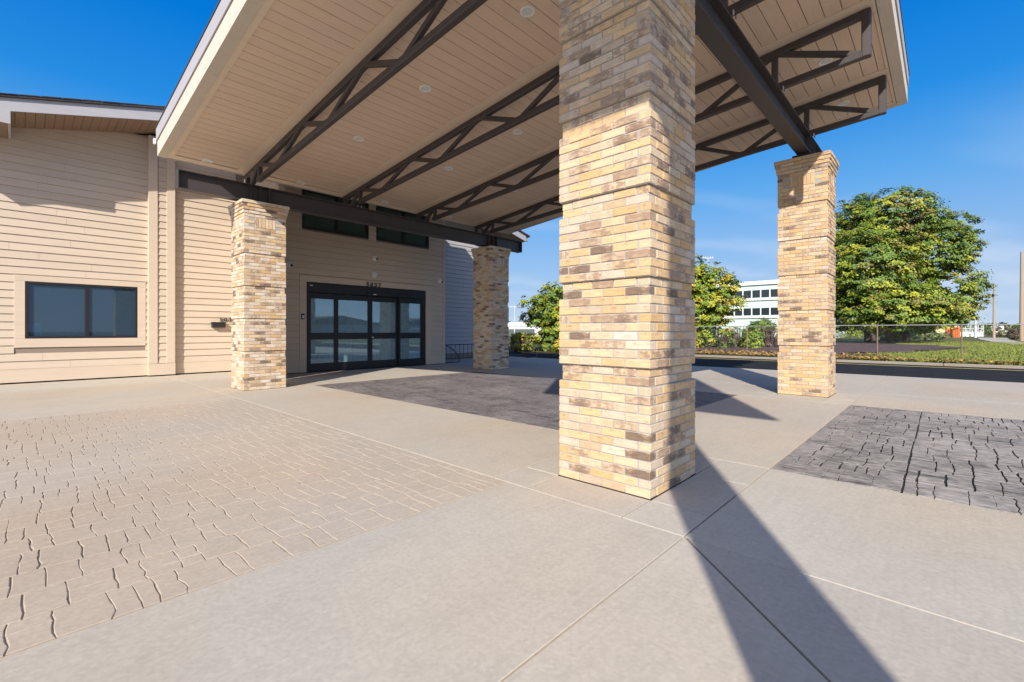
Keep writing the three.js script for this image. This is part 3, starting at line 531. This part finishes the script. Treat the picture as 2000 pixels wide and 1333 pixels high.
const bayNames = ['leftmost bay', 'second bay', 'third bay', 'fourth bay', 'farthest right bay'];
const rowNames = ['row nearest the building', 'second row from the building', 'middle row', 'fourth row from the building', 'row by the front edge'];
[2.57, 4.42, 6.61, 8.80, 10.66].forEach((x, b) => lightRows.forEach((z, k) => { if ((b === 0 || b === 4) && k > 0 && k < 4) return; downlight(x, z, 'round white soffit light, ' + bayNames[b] + ', ' + rowNames[k]); }));

const yb = (z) => 4.98 + 0.066 * z, yt = (z) => ys(z) - 0.072;
const trussNames = ['nearest the left rake, over the left columns', 'second from the left', 'third from the left', 'farthest right, over the right columns'];
TX.forEach((x, i) => {
  const t = thing('roof_truss', 'dark brown steel roof truss, ' + trussNames[i], 'truss', [0, 0, 0], 'steel trusses under the canopy');
  const P = [-10.28, -8.18, -6.07, -3.97, -1.87], B = [-9.33, -7.22, -5.12, -3.02], E = -0.76, c = 0.10;
  part('top_chord', bar([x, yt(-11.40 + 0.32), -11.08], [x, yt(E), E], c), M.steel, t);
  part('bottom_chord', bar([x, yb(-10.36), -10.36], [x, yb(E), E], c * 0.97), M.steel, t);
  const w = (a, b, s = 0.075) => part('web', bar([x, ...a], [x, ...b], s), M.steel, t);
  for (let k = 0; k < 4; k++) { w([yt(P[k]), P[k] + 0.03], [yb(B[k]), B[k]]); w([yb(B[k]), B[k] + 0.02], [yt(P[k + 1]), P[k + 1]], 0.07); }
  part('post', bar([x, yb(P[0]), P[0]], [x, yt(P[0]), P[0]], 0.082), M.steel, t); part('post', bar([x, yb(P[4]), P[4]], [x, yt(P[4]), P[4]], 0.082), M.steel, t);
  part('end_post', bar([x, yb(E) - 0.05, E], [x, yt(E) + 0.046, E], c * 1.05), M.steel, t);
  w([yt(P[4]), P[4] + 0.02], [yb(E), E - 0.02]); w([yt(P[0]), P[0] - 0.03], [4.20, -10.86]); w([yt(-11.05), -11.03], [4.16, -11.03], 0.085);
  for (const z of [-10.40, -1.82]) for (const dx of [-0.04, 0.05]) { const y = z < -5 ? 4.165 : 4.79; part('bolt', rod([x + dx, y - 0.01, z + 0.07], [x + dx, y + 0.045, z + 0.07], 0.012, 0.012, 8), M.bolt, t); }
});
function beam(z, y0, y1, label) {
  const t = thing('steel_beam', label, 'beam', [0, 0, 0], 'steel beams carrying the canopy'), x0 = 1.97, x1 = 11.4, fw = 0.105;
  part('bottom_flange', bevelBox(x0, x1, y0, y0 + 0.02, z - fw, z + fw, 0.004), M.steel, t); part('top_flange', bevelBox(x0, x1, y1 - 0.02, y1, z - fw, z + fw, 0.004), M.steel, t);
  part('web', box(x0, x1, y0 + 0.02, y1 - 0.02, z - 0.008, z + 0.008), M.steel, t);
  for (const x of [x0, x1]) part('end_plate', bevelBox(x - 0.012, x + 0.012, y0 - 0.004, y1 + 0.004, z - fw - 0.004, z + fw + 0.004, 0.003), M.steel, t);
  for (const c of CX) for (const dx of [0.22, 0.4, 0.57]) for (const s of [-1, 1]) part('stiffener', box(c + dx - 0.008, c + dx + 0.008, y0 + 0.02, y1 - 0.02, z + (s > 0 ? 0.009 : -fw + 0.006), z + (s > 0 ? fw - 0.006 : -0.009)), M.steel, t);
  for (const c of CX) part('bearing_plate', bevelBox(c + 0.12, c + COLW - 0.12, y0 - 0.05, y0 - 0.001, z - 0.18, z + 0.18, 0.003), M.steel, t);
}
beam(CZ[0] - COLW / 2, 4.42, 4.775, 'dark steel beam along the front over the big brick column'); beam(CZ[1] - COLW / 2, 3.80, 4.155, 'dark steel beam along the back in front of the doors');

// ---------------------------------------------------------------- brick columns
const CH = 0.0646, BH = CH - 0.0085, BD = 0.09;
const brickGeo = { long: chamferBox(0.1895, BH, BD, 0.0028), upright: chamferBox(0.056, 0.185, BD, 0.0028) };
function column(ix, iz, base, last, label, seed, blend) {
  const t = thing('brick_column', label, 'column', [CX[ix] + COLW / 2, 0, CZ[iz] - COLW / 2], 'square brick columns under the canopy'), r = rng(seed);
  const courses = []; // inset of each course
  for (let i = 0; i < base; i++) courses.push(0);
  for (let k = 0; k < (iz === 0 ? 4 : 3); k++) { courses.push(0.02, 0.02); for (let i = 0; i < 8; i++) courses.push(0); }
  courses.push(0.02, 0.02); for (let i = 0; i < last; i++) courses.push(0);
  const solStart = courses.length; for (let i = 0; i < 4; i++) courses.push(0); for (let i = 0; i < 4; i++) courses.push(-0.013 * (i + 1));
  const cores = []; let run = 0; for (let i = 1; i <= courses.length; i++) if (i === courses.length || courses[i] !== courses[run]) { const h = COLW / 2 - courses[run] - 0.0065; cores.push(box(-h, h, run * CH + (run ? 0 : 0.004), i * CH, -h, h)); run = i; }
  part('mortar_core', join(cores), M.mortar, t);
  const list = [];
  courses.forEach((inset, i) => {
    const h = COLW / 2 - inset, mod = 2 * h / 4, y = (i + 0.5) * CH, even = i % 2 === 0, sol = i >= solStart && i < solStart + 3;
    for (const ax of ['x', 'z']) for (const s of [-1, 1]) {
      const full = (ax === 'x') === even, n = full ? 4 : 3, start = full ? -h : -h + BD + 0.009, m = full ? mod : (2 * h - 2 * BD - 0.018) / 3;
      for (let k = 0; k < n; k++) {
        const c = start + (k + 0.5) * m; if (sol && Math.abs(c) < h - 0.18 + (full ? 0 : 0.05)) continue;
        list.push({ p: ax === 'x' ? [s * (h - BD / 2), y, c] : [c, y, s * (h - BD / 2)], turn: ax === 'x', len: (m - 0.0085) / 0.1895, seen: (ax === 'x' && s < 0) || (ax === 'z' && s > 0), geo: 'long' });
      }
    }
    if (i === solStart) for (const ax of ['x', 'z']) for (const s of [-1, 1]) for (let k = 0; k < 6; k++) { const c = (k - 2.5) * 0.0645; list.push({ p: ax === 'x' ? [s * (h - BD / 2 + 0.001), (i + 1.5) * CH, c] : [c, (i + 1.5) * CH, s * (h - BD / 2 + 0.001)], turn: ax === 'x', len: 1, seen: (ax === 'x' && s < 0) || (ax === 'z' && s > 0), geo: 'upright' }); }
  });
  const dist = (b) => Math.hypot(t.position.x + b.p[0], b.p[1] - EYE, t.position.z + b.p[2]), inView = (b) => b.p[1] < (ix === 0 && iz === 0 ? 3.5 : 9);
  const top = new Set(list.filter((b) => b.seen && inView(b)).sort((a, b) => dist(a) - dist(b)).slice(0, 298)), rest = new Map();
  for (const b of list) {
    const m = brickMaterial(r, blends[blend]), jit = (r() - 0.5) * 0.003, out = b.turn ? [Math.sign(b.p[0]) * jit, 0, 0] : [0, 0, Math.sign(b.p[2]) * jit];
    const M4 = new THREE.Matrix4().compose(new THREE.Vector3(b.p[0] + out[0], b.p[1], b.p[2] + out[2]), new THREE.Quaternion().setFromAxisAngle(new THREE.Vector3(0, 1, 0), (b.turn ? Math.PI / 2 : 0) + (r() < 0.5 ? Math.PI : 0)), new THREE.Vector3(b.len, 1, 1));
    if (top.has(b)) { const o = part('brick', brickGeo[b.geo], m, t); M4.decompose(o.position, o.quaternion, o.scale); }
    else { if (!rest.has(m)) rest.set(m, []); const g = brickGeo[b.geo].clone(); g.applyMatrix4(M4); rest.get(m).push(g); }
  }
  const mats = [...rest.keys()], merged = mergeGeometries(mats.map((m) => mergeGeometries(rest.get(m))), true);
  const o = part('remaining_brickwork', merged, mats, t); o.userData.kind = 'stuff';
  part('base_joint', box(-COLW / 2 - 0.003, COLW / 2 + 0.003, 0.001, 0.005, -COLW / 2 - 0.003, COLW / 2 + 0.003), M.bedBlack, t);
}
column(0, 0, 12, 5, 'big nearest brick column in the middle of the view', 1001, 'buff');
column(1, 0, 12, 5, 'sunlit brick column on the right in front of the maple', 1002, 'gold');
column(0, 1, 10, 8, 'sunlit brick column on the left beside the mailbox', 1003, 'pale');
column(1, 1, 10, 8, 'shaded brick column at the back right of the glass doors', 1004, 'pale');

// tall pole sign behind the camera; its panel and post throw the broad shadow and the strip across the paving
{
  const t = thing('pole_sign', 'tall blank pole sign on a single square post behind the viewer', 'sign', [-1.6, 0, 1.88]);
  part('post', bevelBox(-0.02, 0.02 + 0.0, 0, 6.2, -0.275, 0.275, 0.005), M.fasciaGrey, t);
  part('panel', bevelBox(-0.06, 0.06, 6.22, 9.7, -2.1, 1.84, 0.02), M.fasciaGrey, t); part('footing', bevelBox(-0.4, 0.4, -0.02, 0.12, -0.5, 0.5, 0.02), M.kerb, t);
}

// ---------------------------------------------------------------- bicycle rack
{
  const t = thing('bicycle_rack', 'low dark metal bicycle rack beside the grey wall behind the back column', 'bicycle rack');
  const z = -13.6, tube = (pts, rr) => new THREE.TubeGeometry(new THREE.CatmullRomCurve3(pts.map((p) => new THREE.Vector3(...p))), 24, rr, 8);
  part('top_rail', rod([10.8, 0.66, z], [15.3, 0.66, z], 0.018), M.steel, t); part('bottom_rail', rod([10.8, 0.13, z], [15.3, 0.13, z], 0.018), M.steel, t);
  for (let x = 10.9; x < 15.2; x += 0.21) part('upright', rod([x, 0.13, z], [x, 0.66, z], 0.009, 0.009, 6), M.steel, t);
  for (const x of [10.8, 15.3]) part('end_hoop', tube([[x, 0.66, z], [x + 0.28, 0.50, z + 0.10], [x + 0.46, 0.22, z + 0.26], [x + 0.40, 0.02, z + 0.34], [x + 0.1, 0.02, z + 0.34], [x - 0.3, 0.02, z + 0.34]], 0.018), M.steel, t);
  for (const x of [10.8, 13.05, 15.3]) part('foot', rod([x, 0.0, z], [x, 0.14, z], 0.02, 0.02, 8), M.steel, t);
}

// ---------------------------------------------------------------- chain-link fence
{
  const t = thing('chain_link_fence', 'rusty chain-link fence with a pale top rail along the kerb', 'fence'), X = 22.9, z0 = -18.4, z1 = 7.5, H = 1.40;
  const rust = mat([0.20, 0.135, 0.085], 0.8), galv = mat([0.34, 0.34, 0.32], 0.55, { metalness: 0.3 });
  for (let z = -18.44; z < 7.5; z += 2.365) part('post', rod([X, 0.0, z], [X, H + 0.03, z], 0.024, 0.024, 10), rust, t);
  part('top_rail', rod([X, H, z0], [X, H, z1], 0.016, 0.016, 8), galv, t);
  const wires = [], s = 0.09; for (let z = z0 - H; z < z1; z += s) for (const d of [-1, 1]) { let a = z, b = z + H, ya = 0.12, yb2 = H; const lo = Math.max(a, z0), hi = Math.min(b, z1); if (hi <= lo) continue; const f0 = (lo - a) / H, f1 = (hi - a) / H, y = (f) => d > 0 ? ya + (yb2 - ya) * f : yb2 - (yb2 - ya) * f; wires.push(rod([X + d * 0.002, y(f0), lo], [X + d * 0.002, y(f1), hi], 0.0008, 0.0008, 3)); }
  const m = part('wire_mesh', join(wires), galv, t); m.userData.kind = 'stuff';
}

// ---------------------------------------------------------------- trees and shrubs
M.bark = mat([0.085, 0.065, 0.05], 0.95, { bumpMap: tex(128, 256, (u, v) => fbm(u, v, 3, 22, 6, 3), false, [2, 1]), bumpScale: 0.03 });
M.leaf = new THREE.MeshPhysicalMaterial({ roughness: 0.6, vertexColors: true, transmission: 0.15, thickness: 0, side: THREE.DoubleSide });
// leaves: small folded faces in clumps scattered through the lobes of the crown
function foliage(lobes, { clumps, per, size, spread, tones, accents = [], seed, flat = 0.6, shell = 0.55 }) {
  const r = rng(seed), pos = [], col = [], nor = [], g3 = () => (r() + r() + r() - 1.5) / 1.5, vol = lobes.map((l) => l[3] * l[4] * l[5]), sum = vol.reduce((a, b) => a + b, 0);
  const U = new THREE.Vector3(), V = new THREE.Vector3(), N = new THREE.Vector3();
  for (let c = 0; c < clumps; c++) {
    let q = r() * sum, li = 0; while (li < lobes.length - 1 && q > vol[li]) { q -= vol[li]; li++; }
    const [lx, ly, lz, rx, ry, rz] = lobes[li], th = r() * 6.283, cp = r() * 2 - 1, sp = Math.sqrt(1 - cp * cp), rad = shell + (1 - shell) * Math.pow(r(), 0.5);
    const ox = sp * Math.cos(th), oy = cp, oz = sp * Math.sin(th), X = lx + ox * rx * rad, Y = ly + oy * ry * rad, Z = lz + oz * rz * rad;
    let tone = tones[Math.floor(r() * tones.length)]; for (const [ax, ay, az, ar, at] of accents) if (Math.hypot(X - ax, Y - ay, Z - az) < ar && r() < 0.75) tone = at;
    const sc = spread * (0.6 + 0.8 * r()), tilt = (r() - 0.5) * 0.8;
    for (let k = 0; k < per; k++) {
      const px = X + g3() * sc, pz = Z + g3() * sc, py = Y + g3() * sc * flat + tilt * (px - X) * 0.5 - 0.25 * ((px - X) ** 2 + (pz - Z) ** 2) / sc, s = size * (0.6 + 0.8 * r());
      N.set(ox * 0.9 + g3() * 0.75, 0.55 + oy * 0.5 + g3() * 0.6, oz * 0.9 + g3() * 0.75).normalize(); U.set(g3(), g3(), g3()).cross(N).normalize(); V.crossVectors(N, U);
      const A = [px - U.x * s, py - U.y * s, pz - U.z * s], C = [px + U.x * s, py + U.y * s, pz + U.z * s], w = s * 0.72, B = [px + V.x * w, py + V.y * w, pz + V.z * w], D = [px - V.x * w, py - V.y * w, pz - V.z * w];
      pos.push(...A, ...C, ...B, ...A, ...D, ...C); const b = 0.75 + 0.5 * r(), t = tone.map((v) => v * b); for (let i = 0; i < 6; i++) { col.push(...t); nor.push(N.x, N.y, N.z); }
    }
  }
  const g = new THREE.BufferGeometry(); g.setAttribute('position', new THREE.Float32BufferAttribute(pos, 3)); g.setAttribute('normal', new THREE.Float32BufferAttribute(nor, 3)); g.setAttribute('color', new THREE.Float32BufferAttribute(col, 3)); return g;
}
function limb(pts, r0, r1) { const c = new THREE.CatmullRomCurve3(pts.map((p) => new THREE.Vector3(...p))), g = new THREE.TubeGeometry(c, 12, 1, 8), p = g.attributes.position; for (let i = 0; i <= 12; i++) { const o = c.getPointAt(i / 12), rr = r0 + (r1 - r0) * i / 12; for (let k = 0; k <= 8; k++) { const j = i * 9 + k; p.setXYZ(j, o.x + (p.getX(j) - o.x) * rr, o.y + (p.getY(j) - o.y) * rr, o.z + (p.getZ(j) - o.z) * rr); } } g.computeVertexNormals(); return g; }
const F = 899.12, CXP = 1001.54, CYP = 647.59, cs = Math.cos(YAW), sn = Math.sin(YAW);
function place(u, v, d) { const k = (u - CXP) / F; return [d * (k * sn + cs), EYE + (CYP - v) / F * d, d * (k * cs - sn)]; } // where a bearing and distance from the station point lie on site
function tree(name, label, base, lobes, opt, trunkR, limbsN, seed) {
  const t = thing(name, label, 'tree', [0, 0, 0], 'trees beyond the fence'), r = rng(seed), list = [], top = lobes.reduce((a, l) => (l[1] > a[1] ? l : a), lobes[0]);
  part('trunk', limb([base, [base[0] + 0.1, base[1] + 1.2, base[2]], [base[0] * 0.6 + top[0] * 0.4, base[1] * 0.5 + top[1] * 0.5, base[2] * 0.6 + top[2] * 0.4], [top[0], top[1], top[2]]], trunkR, trunkR * 0.15), M.bark, t);
  for (let i = 0; i < limbsN; i++) { const l = lobes[i % lobes.length], h = 0.12 + 0.3 * r(), s = [base[0], base[1] + 0.8 + (l[1] - base[1]) * h, base[2]]; part('limb', limb([s, [(s[0] + l[0]) / 2, s[1] * 0.45 + l[1] * 0.55, (s[2] + l[2]) / 2], [l[0] + (r() - 0.5) * l[3], l[1] + (r() - 0.2) * l[4] * 0.6, l[2] + (r() - 0.5) * l[5]]], trunkR * 0.45, trunkR * 0.06), M.bark, t); }
  part('crown', foliage(lobes, opt), M.leaf, t);
}
const G1 = [0.15, 0.23, 0.016], G2 = [0.26, 0.31, 0.018], G3 = [0.095, 0.165, 0.014], G4 = [0.36, 0.36, 0.022], OR = [0.50, 0.22, 0.035], YE = [0.46, 0.36, 0.03];
{
  const d = 38, p = (u, v, off = 0) => place(u, v, d + off), s = d / F;
  const lobes = [[1735, 430, 0, 88, 62], [1670, 440, 2, 62, 62], [1690, 520, -2, 95, 75], [1800, 490, 1, 95, 60], [1862, 448, 1, 50, 36], [1815, 430, 1, 40, 30], [1740, 600, -3, 100, 48], [1850, 570, 0, 66, 62], [1660, 600, 1, 70, 50], [1800, 610, -1, 85, 40], [1615, 530, 2, 60, 80]].map(([u, v, o, a, b]) => [...p(u, v, o), a * s * 0.96, b * s * 0.97, a * s * 0.95]);
  const acc = [[...p(1868, 530, -2), 0.75, OR], [...p(1855, 605, -2), 0.8, OR], [...p(1885, 600, -1), 0.8, YE], [...p(1820, 545, -3), 0.9, [0.30, 0.16, 0.03]], [...p(1770, 420, -2), 1.5, [0.19, 0.15, 0.03]]];
  tree('maple_tree', 'big rounded maple turning orange at its right side, beyond the fence', place(1700, 668, d), lobes, { clumps: 2700, per: 62, size: 0.085, spread: 0.58, tones: [G1, G1, G3, G3, G2, G2, G4, [0.19, 0.18, 0.025]], accents: acc, seed: 61, flat: 0.45, shell: 0.5 }, 0.42, 9, 71);
  for (const [u, dd] of [[1738, 37], [1770, 39]]) { const b = place(u, 668, dd), c = place(u + 8, 600, dd); tree('maple_tree', u < 1750 ? 'dark trunked maple stem right of the main maple trunk' : 'farther maple stem nearest the lawn', b, [[c[0], c[1], c[2], 1.5, 1.2, 1.5]], { clumps: 90, per: 30, size: 0.12, spread: 0.55, tones: [G1, G3], seed: u, flat: 0.5 }, 0.3, 2, u); }
}
{
  const d = 27, p = (u, v, off = 0) => place(u, v, d + off), s = d / F;
  const lobes = [[1378, 560, 0, 42, 50], [1362, 530, 0.3, 30, 32], [1392, 600, -0.4, 52, 40], [1345, 600, 0.3, 45, 50], [1425, 555, 0.2, 26, 26], [1432, 585, 0, 22, 20], [1385, 650, -0.3, 38, 34], [1340, 650, 0.4, 42, 36], [1352, 560, 0, 40, 44], [1398, 522, 0.2, 16, 20]].map(([u, v, o, a, b]) => [...p(u, v, o), a * s, b * s, a * s]);
  tree('young_tree', 'young yellow green tree just right of the big brick column', place(1372, 692, d), lobes, { clumps: 640, per: 36, size: 0.07, spread: 0.36, tones: [G2, G2, G4, G1, G1, YE], seed: 62, flat: 0.6, shell: 0.25 }, 0.11, 9, 72);
}
{
  const d = 27, p = (u, v, off = 0) => place(u, v, d + off), s = d / F;
  const lobes = [[1082, 585, 0, 36, 34], [1060, 600, 0.2, 30, 30], [1035, 590, 0, 20, 16], [1085, 630, 0.2, 40, 30], [1048, 622, -0.2, 34, 16], [1070, 662, 0, 30, 22], [1110, 610, 0.3, 36, 44], [1100, 665, 0, 30, 22]].map(([u, v, o, a, b]) => [...p(u, v, o), a * s, b * s, a * s]);
  tree('young_tree', 'green tree between the shaded column and the big brick column', place(1084, 692, d), lobes, { clumps: 560, per: 36, size: 0.066, spread: 0.32, tones: [G1, G2, G4, G3], seed: 63, flat: 0.6, shell: 0.3 }, 0.10, 8, 73);
}
function shrub(u, v, d, w, h, tones, label, seed, twiggy) {
  const t = thing('shrub', label, 'shrub', [0, 0, 0], 'shrubs behind the fence'), b = place(u, v, d), s = d / F, r = rng(seed), st = [], c = [b[0], b[1] + h * s * 0.55, b[2]];
  const twig = mat([0.16, 0.12, 0.09], 0.95);
  for (let i = 0; i < (twiggy ? 130 : 26); i++) { const a = r() * 6.28, q = Math.sqrt(r()) * w * s; st.push(rod([b[0] + Math.cos(a) * q * 0.25, b[1] - 0.05, b[2] + Math.sin(a) * q * 0.25], [b[0] + Math.cos(a) * q, b[1] + h * s * (0.6 + 0.5 * r()), b[2] + Math.sin(a) * q], 0.014, 0.005, 4)); }
  part('stems', join(st), twig, t);
  part('leaves', foliage([[...c, w * s, h * s * 0.5, w * s]], { clumps: twiggy ? 50 : 150, per: 22, size: 0.06, spread: 0.26, tones, seed, shell: 0.35 }), M.leaf, t);
}
const BR = [0.11, 0.075, 0.05];
shrub(1418, 690, 26, 22, 46, [BR, G3, BR], 'half bare brown shrub right of the young tree', 1, true); shrub(1445, 690, 26.6, 22, 50, [BR, BR, G3], 'twiggy brown shrub behind the first fence post', 2, true); shrub(1470, 690, 25.6, 20, 48, [G1, G2, G3], 'leafy green shrub left of the sunlit right column', 3, false); shrub(1500, 690, 26.2, 24, 50, [BR, BR, [0.09, 0.06, 0.05]], 'bare brown shrub touching the sunlit right column', 4, true); shrub(1490, 660, 30, 26, 36, [G3, G1], 'taller dark green shrub against the white building', 5, false);
shrub(1012, 690, 26, 14, 40, [YE, G2, BR], 'small yellowing shrub right of the shaded column', 6, false); shrub(1034, 690, 27, 12, 36, [G1, BR], 'small green shrub under the tree by the shaded column', 7, false); shrub(1100, 692, 25.6, 20, 30, [YE, G4, G2], 'low yellow green shrub half behind the big column', 8, false);
shrub(1745, 668, 44, 36, 22, [G3, [0.10, 0.11, 0.06]], 'grey green shrub left of the lawn behind the maple trunks', 9, false); shrub(1810, 666, 46, 40, 20, [[0.13, 0.14, 0.08], G3], 'wide grey green juniper at the edge of the lawn', 10, false);
shrub(1655, 664, 60, 40, 32, [G2, G1], 'far green shrub left of the maple trunk', 11, false); shrub(1958, 662, 62, 26, 28, [G1, BR], 'rough green shrub between the two wooden poles', 12, false); shrub(1990, 666, 50, 18, 26, [[0.16, 0.12, 0.04], BR], 'brown shrub at the foot of the nearest wooden pole', 13, false);

// ---------------------------------------------------------------- far buildings and poles
function office(X, z0, z1, label) {
  const t = thing('office_building', label, 'building'), w = mat([0.74, 0.76, 0.74], 0.7), band = mat([0.52, 0.62, 0.60], 0.7), gl = mat([0.02, 0.03, 0.035], 0.12);
  part('wall', box(X, X + 18, 0, 7.9, z0, z1), band, t); part('roof_band', box(X - 0.25, X + 18, 7.62, 8.15, z0 - 0.2, z1 + 0.2), w, t);
  for (const [y0, y1] of [[5.85, 6.9], [3.4, 4.4]]) {
    part('spandrel_band', box(X - 0.2, X, y0 - 0.38, y0 - 0.05, z0, z1), w, t);
    for (let z = z0 + 0.2; z < z1 - 1; z += 1.15) { const f = part('window', join([box(X - 0.06, X - 0.002, y0, y1, z, z + 0.07), box(X - 0.06, X - 0.002, y0, y1, z + 1.07, z + 1.14)]), w, t); part('pane', box(X - 0.03, X - 0.003, y0, y1, z + 0.07, z + 1.07), gl, f); }
  }
}
office(70, -24.4, -11, 'white two storey office with ribbon windows beyond the shrubs');
{
  const t = thing('warehouse', 'low white warehouse far behind the tree beside the shaded column', 'building'), w = mat([0.75, 0.75, 0.74], 0.7);
  part('wall', box(80, 100, 0, 3.2, -95, -66), w, t); part('roof_band', box(79.8, 100, 2.3, 3.3, -95.2, -65.8), M.white, t); part('loading_opening', box(79.9, 79.99, 0, 1.7, -84, -68), M.interiorDark, t);
  const h = thing('small_house', 'far cream house with a grey roof under the maple crown', 'building');
  const b = place(1835, 650, 95); part('wall', box(b[0], b[0] + 8, 0, 2.6, b[2] - 4, b[2] + 3), mat([0.62, 0.52, 0.30], 0.8), h); part('roof', prism([[b[2] - 4.5, 2.6], [b[2] + 3.5, 2.6], [b[2] - 0.5, 4.2]], b[0] - 0.4, b[0] + 8.4, (a, c, q) => [q, c, a]), M.fasciaGrey, h);
  const k = thing('shipping_container', 'orange metal container standing behind the lawn', 'container'), c = place(1862, 652, 80); part('body', bevelBox(c[0], c[0] + 3, 0, 1.9, c[2] - 1.0, c[2] + 0.9, 0.03), mat([0.55, 0.14, 0.03], 0.7), k); for (let i = 0; i < 6; i++) part('rib', box(c[0] - 0.05, c[0] - 0.002, 0.1, 1.8, c[2] - 0.9 + i * 0.3, c[2] - 0.8 + i * 0.3), mat([0.50, 0.12, 0.03], 0.7), k);
}
const wood = mat([0.36, 0.27, 0.19], 0.9, { bumpMap: M.bark.bumpMap, bumpScale: 0.01 });
function pole(u, vb, vt, d, r0, label, arms, m = wood) {
  const t = thing('utility_pole', label, 'pole', [0, 0, 0], 'poles beyond the lawn'), b = place(u, vb, d), top = EYE + (CYP - vt) / F * d;
  part('shaft', rod([b[0], 0, b[2]], [b[0], top, b[2]], r0, r0 * 0.5, 14), m, t);
  for (const [y, len] of arms) { const k = part('crossarm', bar([b[0] - sn * len, top - y, b[2] - cs * len], [b[0] + sn * len, top - y, b[2] + cs * len], 0.10), m, t); for (const f of [-0.9, -0.4, 0.5, 0.9]) part('insulator', rod([b[0] + sn * len * f, top - y + 0.05, b[2] + cs * len * f], [b[0] + sn * len * f, top - y + 0.28, b[2] + cs * len * f], 0.045, 0.03, 8), m, k); }
}
pole(1996, 672, 492, 43, 0.17, 'nearest thick wooden pole at the right edge of the view', []); pole(1942, 666, 555, 60, 0.15, 'thinner bare wooden pole left of the nearest pole', []);
const galvPole = mat([0.50, 0.51, 0.52], 0.6); pole(1905.5, 660, 580, 75, 0.20, 'grey steel pole with crossarms right of the maple', [[0.15, 1.0], [1.3, 0.8], [2.2, 0.7]], galvPole);
pole(1383, 640, 503, 60, 0.10, 'floodlight mast rising behind the young tree', [[0.1, 0.7]], galvPole); pole(1005, 640, 596, 70, 0.10, 'thin pole left of the tree by the shaded column', [[0.3, 1.4]], galvPole);
{
  const t = thing('substation', 'pale steel frames of a small substation far behind the lawn', 'substation'), r = rng(9);
  for (let i = 0; i < 14; i++) { const b = place(1874 + i * 3.6 + r() * 2, 655, 92 + r() * 14), h = 1.4 + r() * 1.4; part('frame_post', bar([b[0], 0, b[2]], [b[0], h, b[2]], 0.16), galvPole, t); }
  for (const v of [642, 649]) { const a = place(1874, v, 95), b = place(1922, v, 95); part('frame_beam', bar(a, b, 0.14), galvPole, t); }
  for (let i = 0; i < 4; i++) { const b = place(1882 + i * 11, 654, 98); part('transformer', bevelBox(b[0], b[0] + 1, 0, 1.1, b[2] - 0.5, b[2] + 0.4, 0.05), M.white, t); }
  const v = thing('delivery_van', 'white van parked beyond the footpath between the poles', 'van'), c = place(1957, 656, 82); part('body', bevelBox(c[0], c[0] + 1.8, 0.4, 2.1, c[2] - 1.4, c[2] + 1.2, 0.15), M.white, v); part('windscreen', box(c[0] - 0.01, c[0] + 0.2, 1.3, 1.8, c[2] + 0.3, c[2] + 1.05), M.black, v); for (const o of [-0.9, 0.75]) part('wheel', rod([c[0] - 0.03, 0.38, c[2] + o], [c[0] + 0.2, 0.38, c[2] + o], 0.34, 0.34, 16), M.black, v);
}
{ // far belt of trees along the horizon
  const lobes = [], r = rng(33); for (let i = 0; i < 46; i++) { const u = 960 + i * 24 + r() * 12, d = 170 + r() * 60, b = place(u, 646, d); lobes.push([b[0], 1.6, b[2], 4 + r() * 4, 2.2 + r() * 2.0, 4 + r() * 4]); }
  const m = shade(new THREE.Mesh(foliage(lobes, { clumps: 2600, per: 12, size: 0.5, spread: 1.6, tones: [G1, G3, [0.10, 0.10, 0.03]], seed: 34, shell: 0.3 }), M.leaf)); m.name = 'distant_wood'; m.userData = { kind: 'stuff', label: 'low belt of distant trees along the horizon', category: 'wood' }; scene.add(m);
}
{ // hall across the lot, mirrored in the entrance glass
  const t = thing('gabled_hall', 'long grey hall with low gables across the parking lot', 'building');
  part('wall', box(20, 160, 0, 3.4, 120, 140), M.greyTrim, t); for (let i = 0; i < 4; i++) part('roof', prism([[20 + i * 35, 3.4], [55 + i * 35, 3.4], [37.5 + i * 35, 6.4]], 119, 141, (a, b, q) => [a, b, q]), M.shingle, t);
}
renderer.render(scene, camera);
